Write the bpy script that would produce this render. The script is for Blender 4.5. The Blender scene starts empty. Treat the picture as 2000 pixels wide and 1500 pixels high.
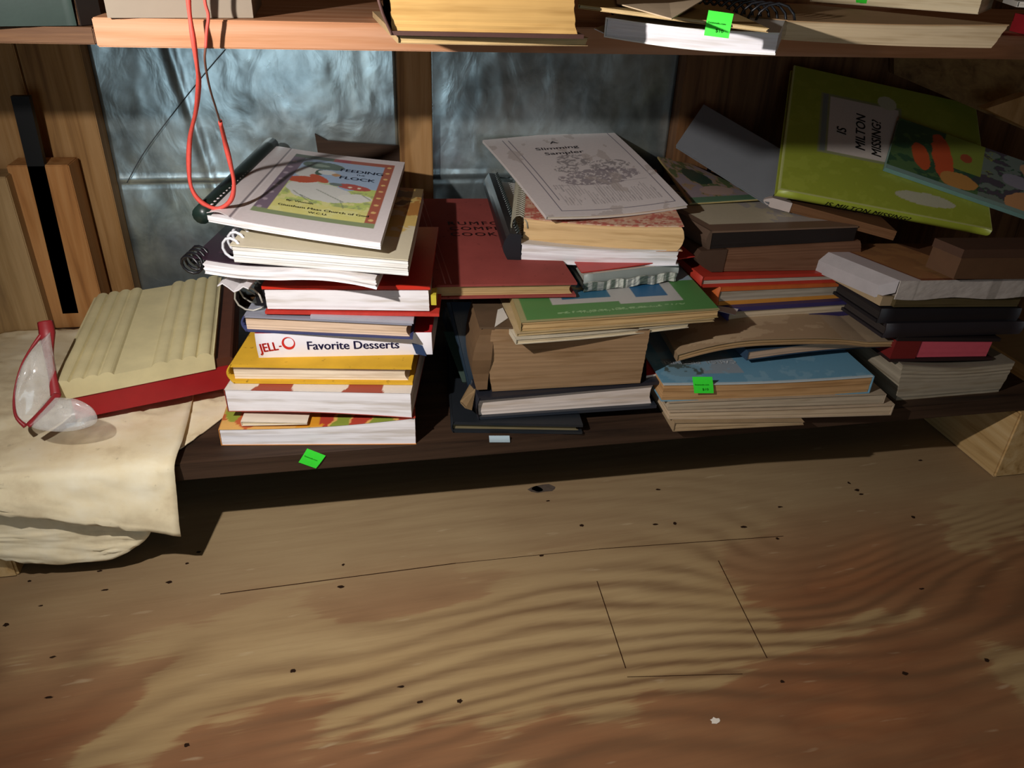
import bpy, bmesh, random
import numpy as np
from math import sin, cos, tan, pi, radians, degrees, sqrt, atan2
from mathutils import Matrix, Vector, Euler

# ------------------------------------------------------------------ camera
F = 1502.0; TH = radians(30); PS = radians(12.2); RO = radians(2.35)
CAM = np.array([0.0, -0.6, 0.522])
_r = np.array([cos(PS), -sin(PS), 0.0])
_f = np.array([sin(PS)*cos(TH), cos(PS)*cos(TH), -sin(TH)])
_u = np.cross(_r, _f)
right = _r*cos(RO) + _u*sin(RO)
upv = _u*cos(RO) - _r*sin(RO)
scene = bpy.context.scene
cd = bpy.data.cameras.new('camera'); cam = bpy.data.objects.new('camera', cd)
scene.collection.objects.link(cam)
M = Matrix(((right[0], upv[0], -_f[0], CAM[0]), (right[1], upv[1], -_f[1], CAM[1]),
            (right[2], upv[2], -_f[2], CAM[2]), (0, 0, 0, 1)))
cam.matrix_world = M
cd.sensor_width = 36; cd.lens = 36*F/2000; cd.clip_start = 0.02; cd.clip_end = 50
scene.camera = cam

# ------------------------------------------------------------------ light and exposure
scene.view_settings.view_transform = 'Standard'
scene.view_settings.look = 'None'
scene.view_settings.exposure = 0.0
scene.view_settings.gamma = 1.0
scene.view_settings.use_curve_mapping = False
world = bpy.data.worlds.new('world'); scene.world = world; world.use_nodes = True
bg = world.node_tree.nodes['Background']
bg.inputs['Color'].default_value = (1.0, 0.78, 0.58, 1); bg.inputs['Strength'].default_value = 0.030

def add_light(name, kind, loc, target, energy, color, **kw):
    ld = bpy.data.lights.new(name, kind); ld.energy = energy; ld.color = color
    for k, v in kw.items(): setattr(ld, k, v)
    o = bpy.data.objects.new(name, ld); scene.collection.objects.link(o)
    o.location = loc
    o.rotation_euler = (Vector(target)-Vector(loc)).to_track_quat('-Z', 'Y').to_euler()
    return o
# the hand torch held left of the camera, and a cool daylight panel added behind it for the foil to mirror
add_light('torch_light', 'SPOT', (-0.235, -0.33, 0.561), (0.26, 0.12, 0.20), 14.6, (1.0, 0.95, 0.91),
          spot_size=radians(144), spot_blend=1.0, shadow_soft_size=0.006)
add_light('daylight_panel', 'AREA', (-0.20, -1.55, 0.30), (-0.10, 0.36, 0.30), 2.5, (0.70, 0.88, 1.0),
          shape='RECTANGLE', size=0.40, size_y=0.56)
add_light('warm_fill', 'AREA', (0.5, -1.6, 1.9), (0.3, 0.1, 0.1), 1.3, (1.0, 0.76, 0.52), shape='DISK', size=0.5)  # unseen warm fill added for the ambient level

# ------------------------------------------------------------------ pixel -> point (the photo's 2000x1500 frame)
def ray(px, py): return _f*F + right*(px-1000) - upv*(py-750)
def Zp(px, py, z): d = ray(px, py); return CAM + d*((z-CAM[2])/d[2])
def Yp(px, py, y): d = ray(px, py); return CAM + d*((y-CAM[1])/d[1])
def proj(p):
    d = np.asarray(p, float)-CAM; k = F/(d@_f)
    return 1000+(d@right)*k, 750-(d@upv)*k
def zt(P, py):
    lo, hi = P[2], P[2]+.25
    for _ in range(36):
        m = (lo+hi)/2
        if proj((P[0], P[1], m))[1] > py: lo = m
        else: hi = m
    return lo
def at_dist(px, py, P0, D, far=True):
    d = ray(px, py); d = d/np.linalg.norm(d); w = CAM-P0
    b = w@d; c = w@w-D*D; q = b*b-c
    t = -b+(sqrt(q) if q > 0 else 0)*(1 if far else -1)
    return CAM+d*t

def lin(c):
    if isinstance(c, str): c = [int(c[i:i+2], 16)/255 for i in (0, 2, 4)]
    return [x/12.92 if x <= 0.04045 else ((x+0.055)/1.055)**2.4 for x in c]

# ------------------------------------------------------------------ materials
_mats = {}
def _new(name):
    m = bpy.data.materials.new(name); m.use_nodes = True
    nt = m.node_tree; b = nt.nodes['Principled BSDF']
    return m, nt, b
def N(nt, typ, **kw):
    n = nt.nodes.new(typ)
    for k, v in kw.items():
        if k in n.inputs.keys() if hasattr(n.inputs, 'keys') else False: n.inputs[k].default_value = v
        else: setattr(n, k, v)
    return n
def coords(nt, scale=(1, 1, 1), rot=(0, 0, 0), loc=(0, 0, 0)):
    tc = nt.nodes.new('ShaderNodeTexCoord'); mp = nt.nodes.new('ShaderNodeMapping')
    mp.inputs['Scale'].default_value = scale; mp.inputs['Rotation'].default_value = rot; mp.inputs['Location'].default_value = loc
    nt.links.new(tc.outputs['Object'], mp.inputs['Vector']); return mp.outputs['Vector']
def noise(nt, vec, scale, detail=4, rough=.55, dist=0):
    n = nt.nodes.new('ShaderNodeTexNoise'); n.inputs['Scale'].default_value = scale
    n.inputs['Detail'].default_value = detail; n.inputs['Roughness'].default_value = rough; n.inputs['Distortion'].default_value = dist
    nt.links.new(vec, n.inputs['Vector']); return n.outputs['Fac']
def ramp(nt, fac, stops):
    r = nt.nodes.new('ShaderNodeValToRGB'); e = r.color_ramp.elements
    e[0].position = stops[0][0]; e[0].color = (*lin(stops[0][1]), 1)
    e[1].position = stops[-1][0]; e[1].color = (*lin(stops[-1][1]), 1)
    for p, c in stops[1:-1]:
        x = e.new(p); x.color = (*lin(c), 1)
    nt.links.new(fac, r.inputs['Fac']); return r.outputs['Color']
def mix(nt, fac, a, b, mode='MIX'):
    m = nt.nodes.new('ShaderNodeMix'); m.data_type = 'RGBA'; m.blend_type = mode
    for sock, v in ((m.inputs[0], fac), (m.inputs[6], a), (m.inputs[7], b)):
        if isinstance(v, (int, float)): sock.default_value = v
        elif isinstance(v, (tuple, list)): sock.default_value = (*v[:3], 1)
        else: nt.links.new(v, sock)
    return m.outputs[2]
def math_(nt, op, a, b=None, c=None):
    m = nt.nodes.new('ShaderNodeMath'); m.operation = op
    for i, v in enumerate((a, b, c)):
        if v is None: continue
        if isinstance(v, (int, float)): m.inputs[i].default_value = v
        else: nt.links.new(v, m.inputs[i])
    return m.outputs[0]
def bump(nt, b, h, strength=.3, dist=.001):
    n = nt.nodes.new('ShaderNodeBump'); n.inputs['Strength'].default_value = strength; n.inputs['Distance'].default_value = dist
    nt.links.new(h, n.inputs['Height']); nt.links.new(n.outputs['Normal'], b.inputs['Normal'])

def mat_plain(c, rough=.6, grime=.12, spec=.4, metal=0, scale=60, bmp=.15):
    key = ('p', str(c), rough, grime, spec, metal, scale)
    if key in _mats: return _mats[key]
    m, nt, b = _new('cover_stock'); L = lin(c)
    v = coords(nt)
    f = noise(nt, v, scale, 5)
    col = mix(nt, f, [x*(1-grime) for x in L], [min(1, x*(1+grime)) for x in L])
    f2 = noise(nt, v, scale*.25, 3)
    col = mix(nt, math_(nt, 'MULTIPLY', f2, grime), col, [x*.4 for x in L])
    nt.links.new(col, b.inputs['Base Color'])
    b.inputs['Roughness'].default_value = rough; b.inputs['Metallic'].default_value = metal
    b.inputs['Specular IOR Level'].default_value = spec
    if bmp: bump(nt, b, noise(nt, v, scale*8, 3), bmp, .0003)
    _mats[key] = m; return m
def mat_pages(c, dark=.75, freq=900):
    key = ('pg', str(c), dark, freq)
    if key in _mats: return _mats[key]
    m, nt, b = _new('page_edges'); L = lin(c)
    v = coords(nt, (6, 6, freq))
    f = noise(nt, v, 1.0, 3, .7)
    v2 = coords(nt, (9, 9, 120)); f2 = noise(nt, v2, 1, 3, .6)
    col = mix(nt, ramp(nt, f, [(.32, '000000'), (.58, 'ffffff')]), [x*dark for x in L], L)
    col = mix(nt, ramp(nt, f2, [(.36, 'ffffff'), (.50, '000000')]), col, [L[0]*.72, L[1]*.68, L[2]*.62])
    st = noise(nt, coords(nt), 45, 4)
    col = mix(nt, math_(nt, 'MULTIPLY', st, .22), col, [L[0]*.55, L[1]*.45, L[2]*.33])
    nt.links.new(col, b.inputs['Base Color']); b.inputs['Roughness'].default_value = .85
    b.inputs['Specular IOR Level'].default_value = .15
    bump(nt, b, f, .35, .0004)
    _mats[key] = m; return m
def mat_cloth(c, rough=.85):
    key = ('cl', str(c))
    if key in _mats: return _mats[key]
    m, nt, b = _new('book_cloth'); L = lin(c)
    v = coords(nt); w = nt.nodes.new('ShaderNodeTexWave'); w.inputs['Scale'].default_value = 700; w.inputs['Distortion'].default_value = 2
    nt.links.new(v, w.inputs['Vector'])
    f = noise(nt, v, 35, 6)
    col = mix(nt, f, [x*.72 for x in L], [min(1, x*1.2) for x in L])
    n2 = noise(nt, v, 130, 3); col = mix(nt, ramp(nt, n2, [(.66, '000000'), (.74, 'ffffff')]), col, [x*.45 for x in L])
    nt.links.new(col, b.inputs['Base Color']); b.inputs['Roughness'].default_value = rough; b.inputs['Specular IOR Level'].default_value = .2
    bump(nt, b, w.outputs['Fac'], .12, .0003); _mats[key] = m; return m
def mat_attr(rough=.45, spec=.4):
    key = ('at', rough, spec)
    if key in _mats: return _mats[key]
    m, nt, b = _new('printed_cover')
    a = nt.nodes.new('ShaderNodeAttribute'); a.attribute_name = 'Col'
    f = noise(nt, coords(nt), 300, 4)
    col = mix(nt, math_(nt, 'MULTIPLY', f, .16), a.outputs['Color'], [.12, .10, .08])
    nt.links.new(col, b.inputs['Base Color']); b.inputs['Roughness'].default_value = rough; b.inputs['Specular IOR Level'].default_value = spec
    _mats[key] = m; return m
def mat_wood(a, b_, dark, axis='X', rough=.65, s=1.0):
    key = ('w', str(a), str(b_), axis, s)
    if key in _mats: return _mats[key]
    m, nt, b = _new('sawn_wood')
    sc = {'X': (3, 60, 60), 'Z': (60, 60, 3), 'Y': (60, 3, 60)}[axis]
    v = coords(nt, tuple(x*s for x in sc))
    f = noise(nt, v, 1, 5, .6, .6)
    v2 = coords(nt, tuple(x*s*5 for x in sc)); f2 = noise(nt, v2, 1, 3)
    col = ramp(nt, f, [(.30, dark), (.45, b_), (.62, a)])
    col = mix(nt, math_(nt, 'MULTIPLY', f2, .35), col, [x*.45 for x in lin(b_)])
    nt.links.new(col, b.inputs['Base Color']); b.inputs['Roughness'].default_value = rough; b.inputs['Specular IOR Level'].default_value = .25
    bump(nt, b, f2, .3, .0006); _mats[key] = m; return m

# ------------------------------------------------------------------ objects
def link(o, parent=None):
    scene.collection.objects.link(o)
    if parent is not None: o.parent = parent
    return o
def mesh_obj(name, verts, faces, mats, parent=None, Minv=None, smooth=False, mi=None, col=None):
    V = np.asarray(verts, float)
    if Minv is not None:
        V = V @ Minv[:3, :3].T + Minv[:3, 3]
    me = bpy.data.meshes.new(name); me.from_pydata([tuple(x) for x in V], [], [tuple(f) for f in faces])
    for m in (mats if isinstance(mats, (list, tuple)) else [mats]): me.materials.append(m)
    if mi is not None: me.polygons.foreach_set('material_index', mi)
    if smooth: me.polygons.foreach_set('use_smooth', [True]*len(me.polygons))
    if col is not None:
        at = me.color_attributes.new('Col', 'FLOAT_COLOR', 'POINT')
        c4 = np.ones((len(V), 4)); c4[:, :3] = col; at.data.foreach_set('color', c4.ravel())
    me.validate(); me.update()
    return link(bpy.data.objects.new(name, me), parent)
def tag(o, label, cat, group=None, kind=None):
    if label: o['label'] = label
    if cat: o['category'] = cat
    if group: o['group'] = group
    if kind: o['kind'] = kind
    return o
def empty(name, Mat, label, cat, group=None):
    o = bpy.data.objects.new(name, None); o.empty_display_size = .02; link(o); o.matrix_world = Matrix(Mat.tolist())
    return tag(o, label, cat, group)

def box(name, lo, hi, mat, parent=None, bevel=.0, rotz=0, pivot=None):
    x0, y0, z0 = lo; x1, y1, z1 = hi
    bm = bmesh.new(); bmesh.ops.create_cube(bm, size=1)
    for v in bm.verts:
        v.co = Vector((x0+(v.co.x+.5)*(x1-x0), y0+(v.co.y+.5)*(y1-y0), z0+(v.co.z+.5)*(z1-z0)))
    if bevel: bmesh.ops.bevel(bm, geom=bm.edges[:], offset=bevel, segments=2, affect='EDGES')
    if rotz: bmesh.ops.rotate(bm, verts=bm.verts, cent=Vector(pivot or lo), matrix=Matrix.Rotation(rotz, 3, 'Z'))
    me = bpy.data.meshes.new(name); bm.to_mesh(me); bm.free(); me.materials.append(mat)
    return link(bpy.data.objects.new(name, me), parent)

def tube_geo(pts, rad, n=8, cap=True, flat=1.0):
    P = [np.asarray(p, float) for p in pts]; V = []; Fc = []
    R = rad if hasattr(rad, '__len__') else [rad]*len(P)
    up = np.array([0, 0, 1.0]); prev = None
    for i, p in enumerate(P):
        t = P[min(i+1, len(P)-1)]-P[max(i-1, 0)]; t = t/(np.linalg.norm(t)+1e-12)
        if prev is None:
            a = np.cross(t, up)
            if np.linalg.norm(a) < .1: a = np.cross(t, np.array([1., 0, 0]))
        else: a = prev-t*(prev@t)
        a = a/np.linalg.norm(a); prev = a; b = np.cross(t, a)
        for k in range(n):
            an = 2*pi*k/n; V.append(p+R[i]*(cos(an)*a+sin(an)*b*flat))
    for i in range(len(P)-1):
        for k in range(n):
            Fc.append((i*n+k, i*n+(k+1) % n, (i+1)*n+(k+1) % n, (i+1)*n+k))
    if cap: Fc.append(tuple(range(n))[::-1]); Fc.append(tuple((len(P)-1)*n+k for k in range(n)))
    return V, Fc
def smooth_path(pts, k=6):
    P = [np.asarray(p, float) for p in pts]; out = []
    for i in range(len(P)-1):
        p0, p1, p2, p3 = P[max(i-1, 0)], P[i], P[i+1], P[min(i+2, len(P)-1)]
        for j in range(k):
            t = j/k
            out.append(.5*((2*p1)+(-p0+p2)*t+(2*p0-5*p1+4*p2-p3)*t*t+(-p0+3*p1-3*p2+p3)*t**3))
    out.append(P[-1]); return out
def tube(name, pts, rad, mat, parent=None, n=8, Minv=None, flat=1.0):
    V, Fc = tube_geo(pts, rad, n, flat=flat); return mesh_obj(name, V, Fc, mat, parent, Minv, smooth=True)

# value noise for printed pictures
_rs = np.random.RandomState(7); _tab = _rs.rand(256, 256)
def vn(x, y):
    x = np.asarray(x, float); y = np.asarray(y, float)
    xi = np.floor(x).astype(int); yi = np.floor(y).astype(int); fx = x-xi; fy = y-yi
    fx = fx*fx*(3-2*fx); fy = fy*fy*(3-2*fy)
    g = lambda a, b: _tab[a % 256, b % 256]
    return (g(xi, yi)*(1-fx)+g(xi+1, yi)*fx)*(1-fy)+(g(xi, yi+1)*(1-fx)+g(xi+1, yi+1)*fx)*fy
def fbm(x, y, o=4):
    r = 0; a = .5; t = 0
    for i in range(o): r = r+a*vn(x*2**i+13*i, y*2**i+7*i); t += a; a *= .5
    return r/t

class Slab:
    """A book's body: u left-right, v front-back, w bottom-top."""
    def __init__(s, name, label, cat, FL, FR, BL, BR, TL, TR=None, bend=None, group=None):
        s.P = [np.asarray(p, float) for p in (FL, FR, BL, BR)]
        s.TL = TL; s.TR = TL if TR is None else TR; s.bend = bend
        U = s.P[1]-s.P[0]; V = s.P[2]-s.P[0]; s.W = np.linalg.norm(U); s.D = np.linalg.norm(V)
        U = U/s.W; n = np.cross(U, V); n = n/np.linalg.norm(n); V = np.cross(n, U); s.n = n
        Mt = np.eye(4); Mt[:3, 0] = U; Mt[:3, 1] = V; Mt[:3, 2] = n; Mt[:3, 3] = s.P[0]
        s.Mi = np.linalg.inv(Mt); s.root = empty(name, Mt, label, cat, group)
    @property
    def T(s): return (s.TL+s.TR)/2
    def m(s, u, v, w, o=0.0):
        u = np.asarray(u, float); v = np.asarray(v, float); w = np.asarray(w, float)
        u, v, w = np.broadcast_arrays(u, v, w)
        A, B, C_, D_ = s.P
        p = (A*((1-u)*(1-v))[..., None]+B*(u*(1-v))[..., None]+C_*((1-u)*v)[..., None]+D_*(u*v)[..., None])
        t = (s.TL+(s.TR-s.TL)*u)*w+o
        p = p+s.n*t[..., None]
        if s.bend is not None:
            b = s.bend(u, v, w); p[..., 2] += b
        return p
    def hull(s, name, mat, u=(0, 1), v=(0, 1), w=(0, 1), o=(0, 0), n=(16, 8, 1), warp=None, paint=None, jit=0, seed=1, label=None, parent=None, smooth=False):
        nu, nv, nw = n; idx = {}; uu = []; Fc = []
        def g(i, j, k):
            if (i, j, k) not in idx:
                idx[(i, j, k)] = len(uu); uu.append((i, j, k))
            return idx[(i, j, k)]
        for i in range(nu):
            for j in range(nv):
                Fc.append((g(i, j, 0), g(i, j+1, 0), g(i+1, j+1, 0), g(i+1, j, 0)))
                Fc.append((g(i, j, nw), g(i+1, j, nw), g(i+1, j+1, nw), g(i, j+1, nw)))
        for i in range(nu):
            for k in range(nw):
                Fc.append((g(i, 0, k), g(i+1, 0, k), g(i+1, 0, k+1), g(i, 0, k+1)))
                Fc.append((g(i, nv, k), g(i, nv, k+1), g(i+1, nv, k+1), g(i+1, nv, k)))
        for j in range(nv):
            for k in range(nw):
                Fc.append((g(0, j, k), g(0, j, k+1), g(0, j+1, k+1), g(0, j+1, k)))
                Fc.append((g(nu, j, k), g(nu, j+1, k), g(nu, j+1, k+1), g(nu, j, k+1)))
        I = np.array(uu, float); fu = I[:, 0]/nu; fv = I[:, 1]/nv; fw = I[:, 2]/nw
        U_ = u[0]+(u[1]-u[0])*fu; V_ = v[0]+(v[1]-v[0])*fv; W_ = w[0]+(w[1]-w[0])*fw
        O_ = o[0]+(o[1]-o[0])*fw
        if jit:
            rs = np.random.RandomState(seed); lay = rs.rand(nw+1)*jit; lay2 = rs.rand(nw+1)*jit
            k = I[:, 2].astype(int)
            V_ = V_+np.where(fv == 0, (lay[k]+jit*.5*vn(U_*9+seed, fw*5))/s.D, 0)-np.where(fv == 1, lay2[k]/s.D, 0)
            U_ = U_-np.where(fu == 1, lay2[k]/s.W, 0)+np.where(fu == 0, lay2[::-1][k]/s.W, 0)
        if warp is not None: U_, V_, W_, O_ = warp(U_, V_, W_, O_, fu, fv, fw)
        col = None
        if paint is not None: col = paint(fu, fv)
        ob = mesh_obj(name, s.m(U_, V_, W_, O_), Fc, mat, parent or s.root, s.Mi if parent is None else s.Mi, smooth=smooth, col=col)
        if label: ob['label'] = label
        return ob
    def obj(s, name, V, Fc, mat, smooth=True, label=None, mi=None):
        ob = mesh_obj(name, V, Fc, mat, s.root, s.Mi, smooth, mi)
        if label: ob['label'] = label
        return ob
    def tube(s, name, pts, rad, mat, n=8, label=None, flat=1.0):
        V, Fc = tube_geo(pts, rad, n, flat=flat); return s.obj(name, V, Fc, mat, label=label)
    def coil(s, name, side, mat, r=.006, turns=28, wr=.0006, v=(.03, .97), cu=0, cw=.5, lift=0, label=None, squash=1.0, phase=0):
        pts = []; K = turns*12
        for i in range(K+1):
            t = i/K; an = 2*pi*turns*t+phase; vv = v[0]+(v[1]-v[0])*t
            if side == 'L': pts.append(s.m(cu+r*cos(an)*squash/s.W, vv, cw, r*sin(an)+lift))
            else: pts.append(s.m(vv, cu+r*cos(an)*squash/s.D, cw, r*sin(an)+lift))
        return s.tube(name, pts, wr, mat, n=5, label=label)

def text_geo(body, size=1.0, bold=0.0, shear=0.0, sx=1.0, align='LEFT', space=1.0):
    cu = bpy.data.curves.new('lettering', 'FONT'); cu.body = body; cu.size = size; cu.offset = 0
    cu.shear = shear; cu.align_x = align; cu.resolution_u = 3; cu.space_character = space; cu.space_line = .9
    o = bpy.data.objects.new('lettering', cu); scene.collection.objects.link(o)
    dg = bpy.context.evaluated_depsgraph_get(); ev = o.evaluated_get(dg); me = bpy.data.meshes.new_from_object(ev)
    V = np.array([v.co[:] for v in me.vertices]).reshape(-1, 3); Fc = [tuple(p.vertices) for p in me.polygons]
    bpy.data.objects.remove(o); bpy.data.curves.remove(cu); bpy.data.meshes.remove(me)
    V[:, 0] *= sx
    if bold:
        n = len(V); d = bold*size*.8; W_ = []; G = []
        for q, (ax, ay) in enumerate(((-d, 0), (0, -d*.4), (0, d*.4), (d, 0))):
            W_.append(V+np.array([ax, ay, 0])); G += [tuple(i+n*q for i in f) for f in Fc]
        V, Fc = np.vstack(W_), G
    return V, Fc
def slab_text(s, items, mat, face='top', name='lettering', off=.00035, label=None):
    """items: (body, size m, u, v, angle deg, opts) laid on the top face (u,v) or the front face (u,w)."""
    VV = []; FF = []; n0 = 0
    for body, size, u0, v0, ang, opt in items:
        V, Fc = text_geo(body, size, **opt); a = radians(ang)
        x = V[:, 0]*cos(a)-V[:, 1]*sin(a); y = V[:, 0]*sin(a)+V[:, 1]*cos(a)
        if face == 'top': P = s.m(u0+x/s.W, v0+y/s.D, np.ones(len(x)), off)
        else: P = s.m(u0+x/s.W, np.full(len(x), -off/s.D), v0+y/s.T)
        VV.append(P); FF += [tuple(i+n0 for i in f) for f in Fc]; n0 += len(P)
    return s.obj(name, np.vstack(VV), FF, mat, smooth=False, label=label)

def quad4(L, R, z, D, back=0, rot=0, BL=None, BR=None):
    a = Zp(*L, z[0]); b = Zp(*R, z[1]); U = b-a
    h = np.array([-U[1], U[0], 0]); h = h/np.linalg.norm(h)
    c, s_ = cos(radians(rot)), sin(radians(rot)); h = np.array([h[0]*c-h[1]*s_, h[0]*s_+h[1]*c, 0])
    d = h*D+np.array([0, 0, back])
    c0 = a+d if BL is None else BL; d0 = b+d if BR is None else BR
    return a, b, c0, d0

PAGE_W = mat_pages('f2eff2', .93); PAGE_C = mat_pages('e6d6b6', .85); PAGE_T = mat_pages('c6a67a', .80)
PAGE_B = mat_pages('8f6a48', .75, 700); PAGE_G = mat_pages('b9a88e', .8)
INK = mat_plain('2a2a3c', .6, .05, .2)

def paperback(s, cover, pages, spine='L', ct=.0004, top=None, paint=None, n=(20, 10), warp=None, back=None, jit=.0007, rough=.45, nw=10, npaint=(110, 150), seed=3, pw=(0, 1)):
    W, D, T = s.W, s.D, s.T
    cw = ct/T
    s.hull('page_block', pages, (.002, .998), (.0005/D, 1-.0005/D), (cw, 1-cw), n=(n[0], n[1], nw), warp=warp, jit=jit, seed=seed)
    s.hull('back_cover', back or cover, w=(0, cw), n=(n[0], n[1], 1))
    if paint is not None: s.hull('front_cover', mat_attr(rough), w=(1-cw, 1), n=(npaint[0], npaint[1], 1), paint=paint)
    else: s.hull('front_cover', top or cover, w=(1-cw, 1), n=(n[0], n[1], 1))
    if spine == 'L': s.hull('spine', cover, u=(-ct/W, 0.001), n=(1, n[1], 4))
    elif spine == 'R': s.hull('spine', cover, u=(.999, 1+ct/W), n=(1, n[1], 4))
    elif spine == 'F': s.hull('spine', cover, v=(-ct/D, .001), n=(n[0], 1, 4))
    elif spine == 'B': s.hull('spine', cover, v=(.999, 1+ct/D), n=(n[0], 1, 4))
def hardback(s, cover, pages, spine='L', bt=.0022, ov=.003, bulge=.004, top=None, paint=None, n=(14, 10), warp=None, jit=.0004, rough=.45, npaint=(110, 150), seed=5, nw=10, back=None, hollow=True):
    W, D, T = s.W, s.D, s.T; bw = bt/T; ou, ovv = ov/W, ov/D
    u0, u1, v0, v1 = ou, 1-ou, ovv, 1-ovv
    if spine == 'L': u0 = .001
    if spine == 'R': u1 = .999
    if spine == 'F': v0 = .001
    if spine == 'B': v1 = .999
    def w_(U_, V_, W_, O_, fu, fv, fw):
        if hollow:
            c = .003*(1-(2*fw-1)**2)
            if spine == 'L': U_ = U_-np.where(fu == 1, c/W, 0)
            if spine == 'R': U_ = U_+np.where(fu == 0, c/W, 0)
        if warp: return warp(U_, V_, W_, O_, fu, fv, fw)
        return U_, V_, W_, O_
    s.hull('page_block', pages, (u0, u1), (v0, v1), (bw, 1-bw), n=(n[0], n[1], nw), warp=w_, jit=jit, seed=seed)
    s.hull('back_cover', back or cover, w=(0, bw), n=(n[0], n[1], 1))
    if paint is not None: s.hull('front_cover', mat_attr(rough), w=(1-bw, 1), n=(npaint[0], npaint[1], 1), paint=paint)
    else: s.hull('front_cover', top or cover, w=(1-bw, 1), n=(n[0], n[1], 1))
    K = 8; nn = n[1]; V = []; Fc = []
    for j in range(nn+1):
        for k in range(K+1):
            q = k/K; b = bulge*sin(pi*q)+.0002
            for dd in (0, .0018):
                e = b-dd
                if spine == 'L': V.append(s.m(-e/W, j/nn, q))
                elif spine == 'R': V.append(s.m(1+e/W, j/nn, q))
                elif spine == 'F': V.append(s.m(j/nn, -e/D, q))
                else: V.append(s.m(j/nn, 1+e/D, q))
    R = (K+1)*2
    for j in range(nn):
        for k in range(K):
            a = j*R+2*k; Fc += [(a, a+2, a+R+2, a+R), (a+1, a+R+1, a+R+3, a+3)]
    for j in (0, nn):
        for k in range(K):
            a = j*R+2*k; Fc.append((a, a+1, a+3, a+2))
    s.obj('spine', V, Fc, cover)
def book(name, label, L, R, tops, z, D, back=0, rot=0, bend=None, BL=None, BR=None, T=None, group=None, cat='book'):
    q = quad4(L, R, z, D, back, rot, BL, BR)
    if T is None:
        TL = zt(q[0], tops[0])-q[0][2]; TR = zt(q[1], tops[1])-q[1][2]
    else: TL, TR = (T if hasattr(T, '__len__') else (T, T))
    s = Slab(name, label, cat, *q, TL, TR, bend, group)
    s.top = (q[0][2]+TL, q[1][2]+TR)
    return s

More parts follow.
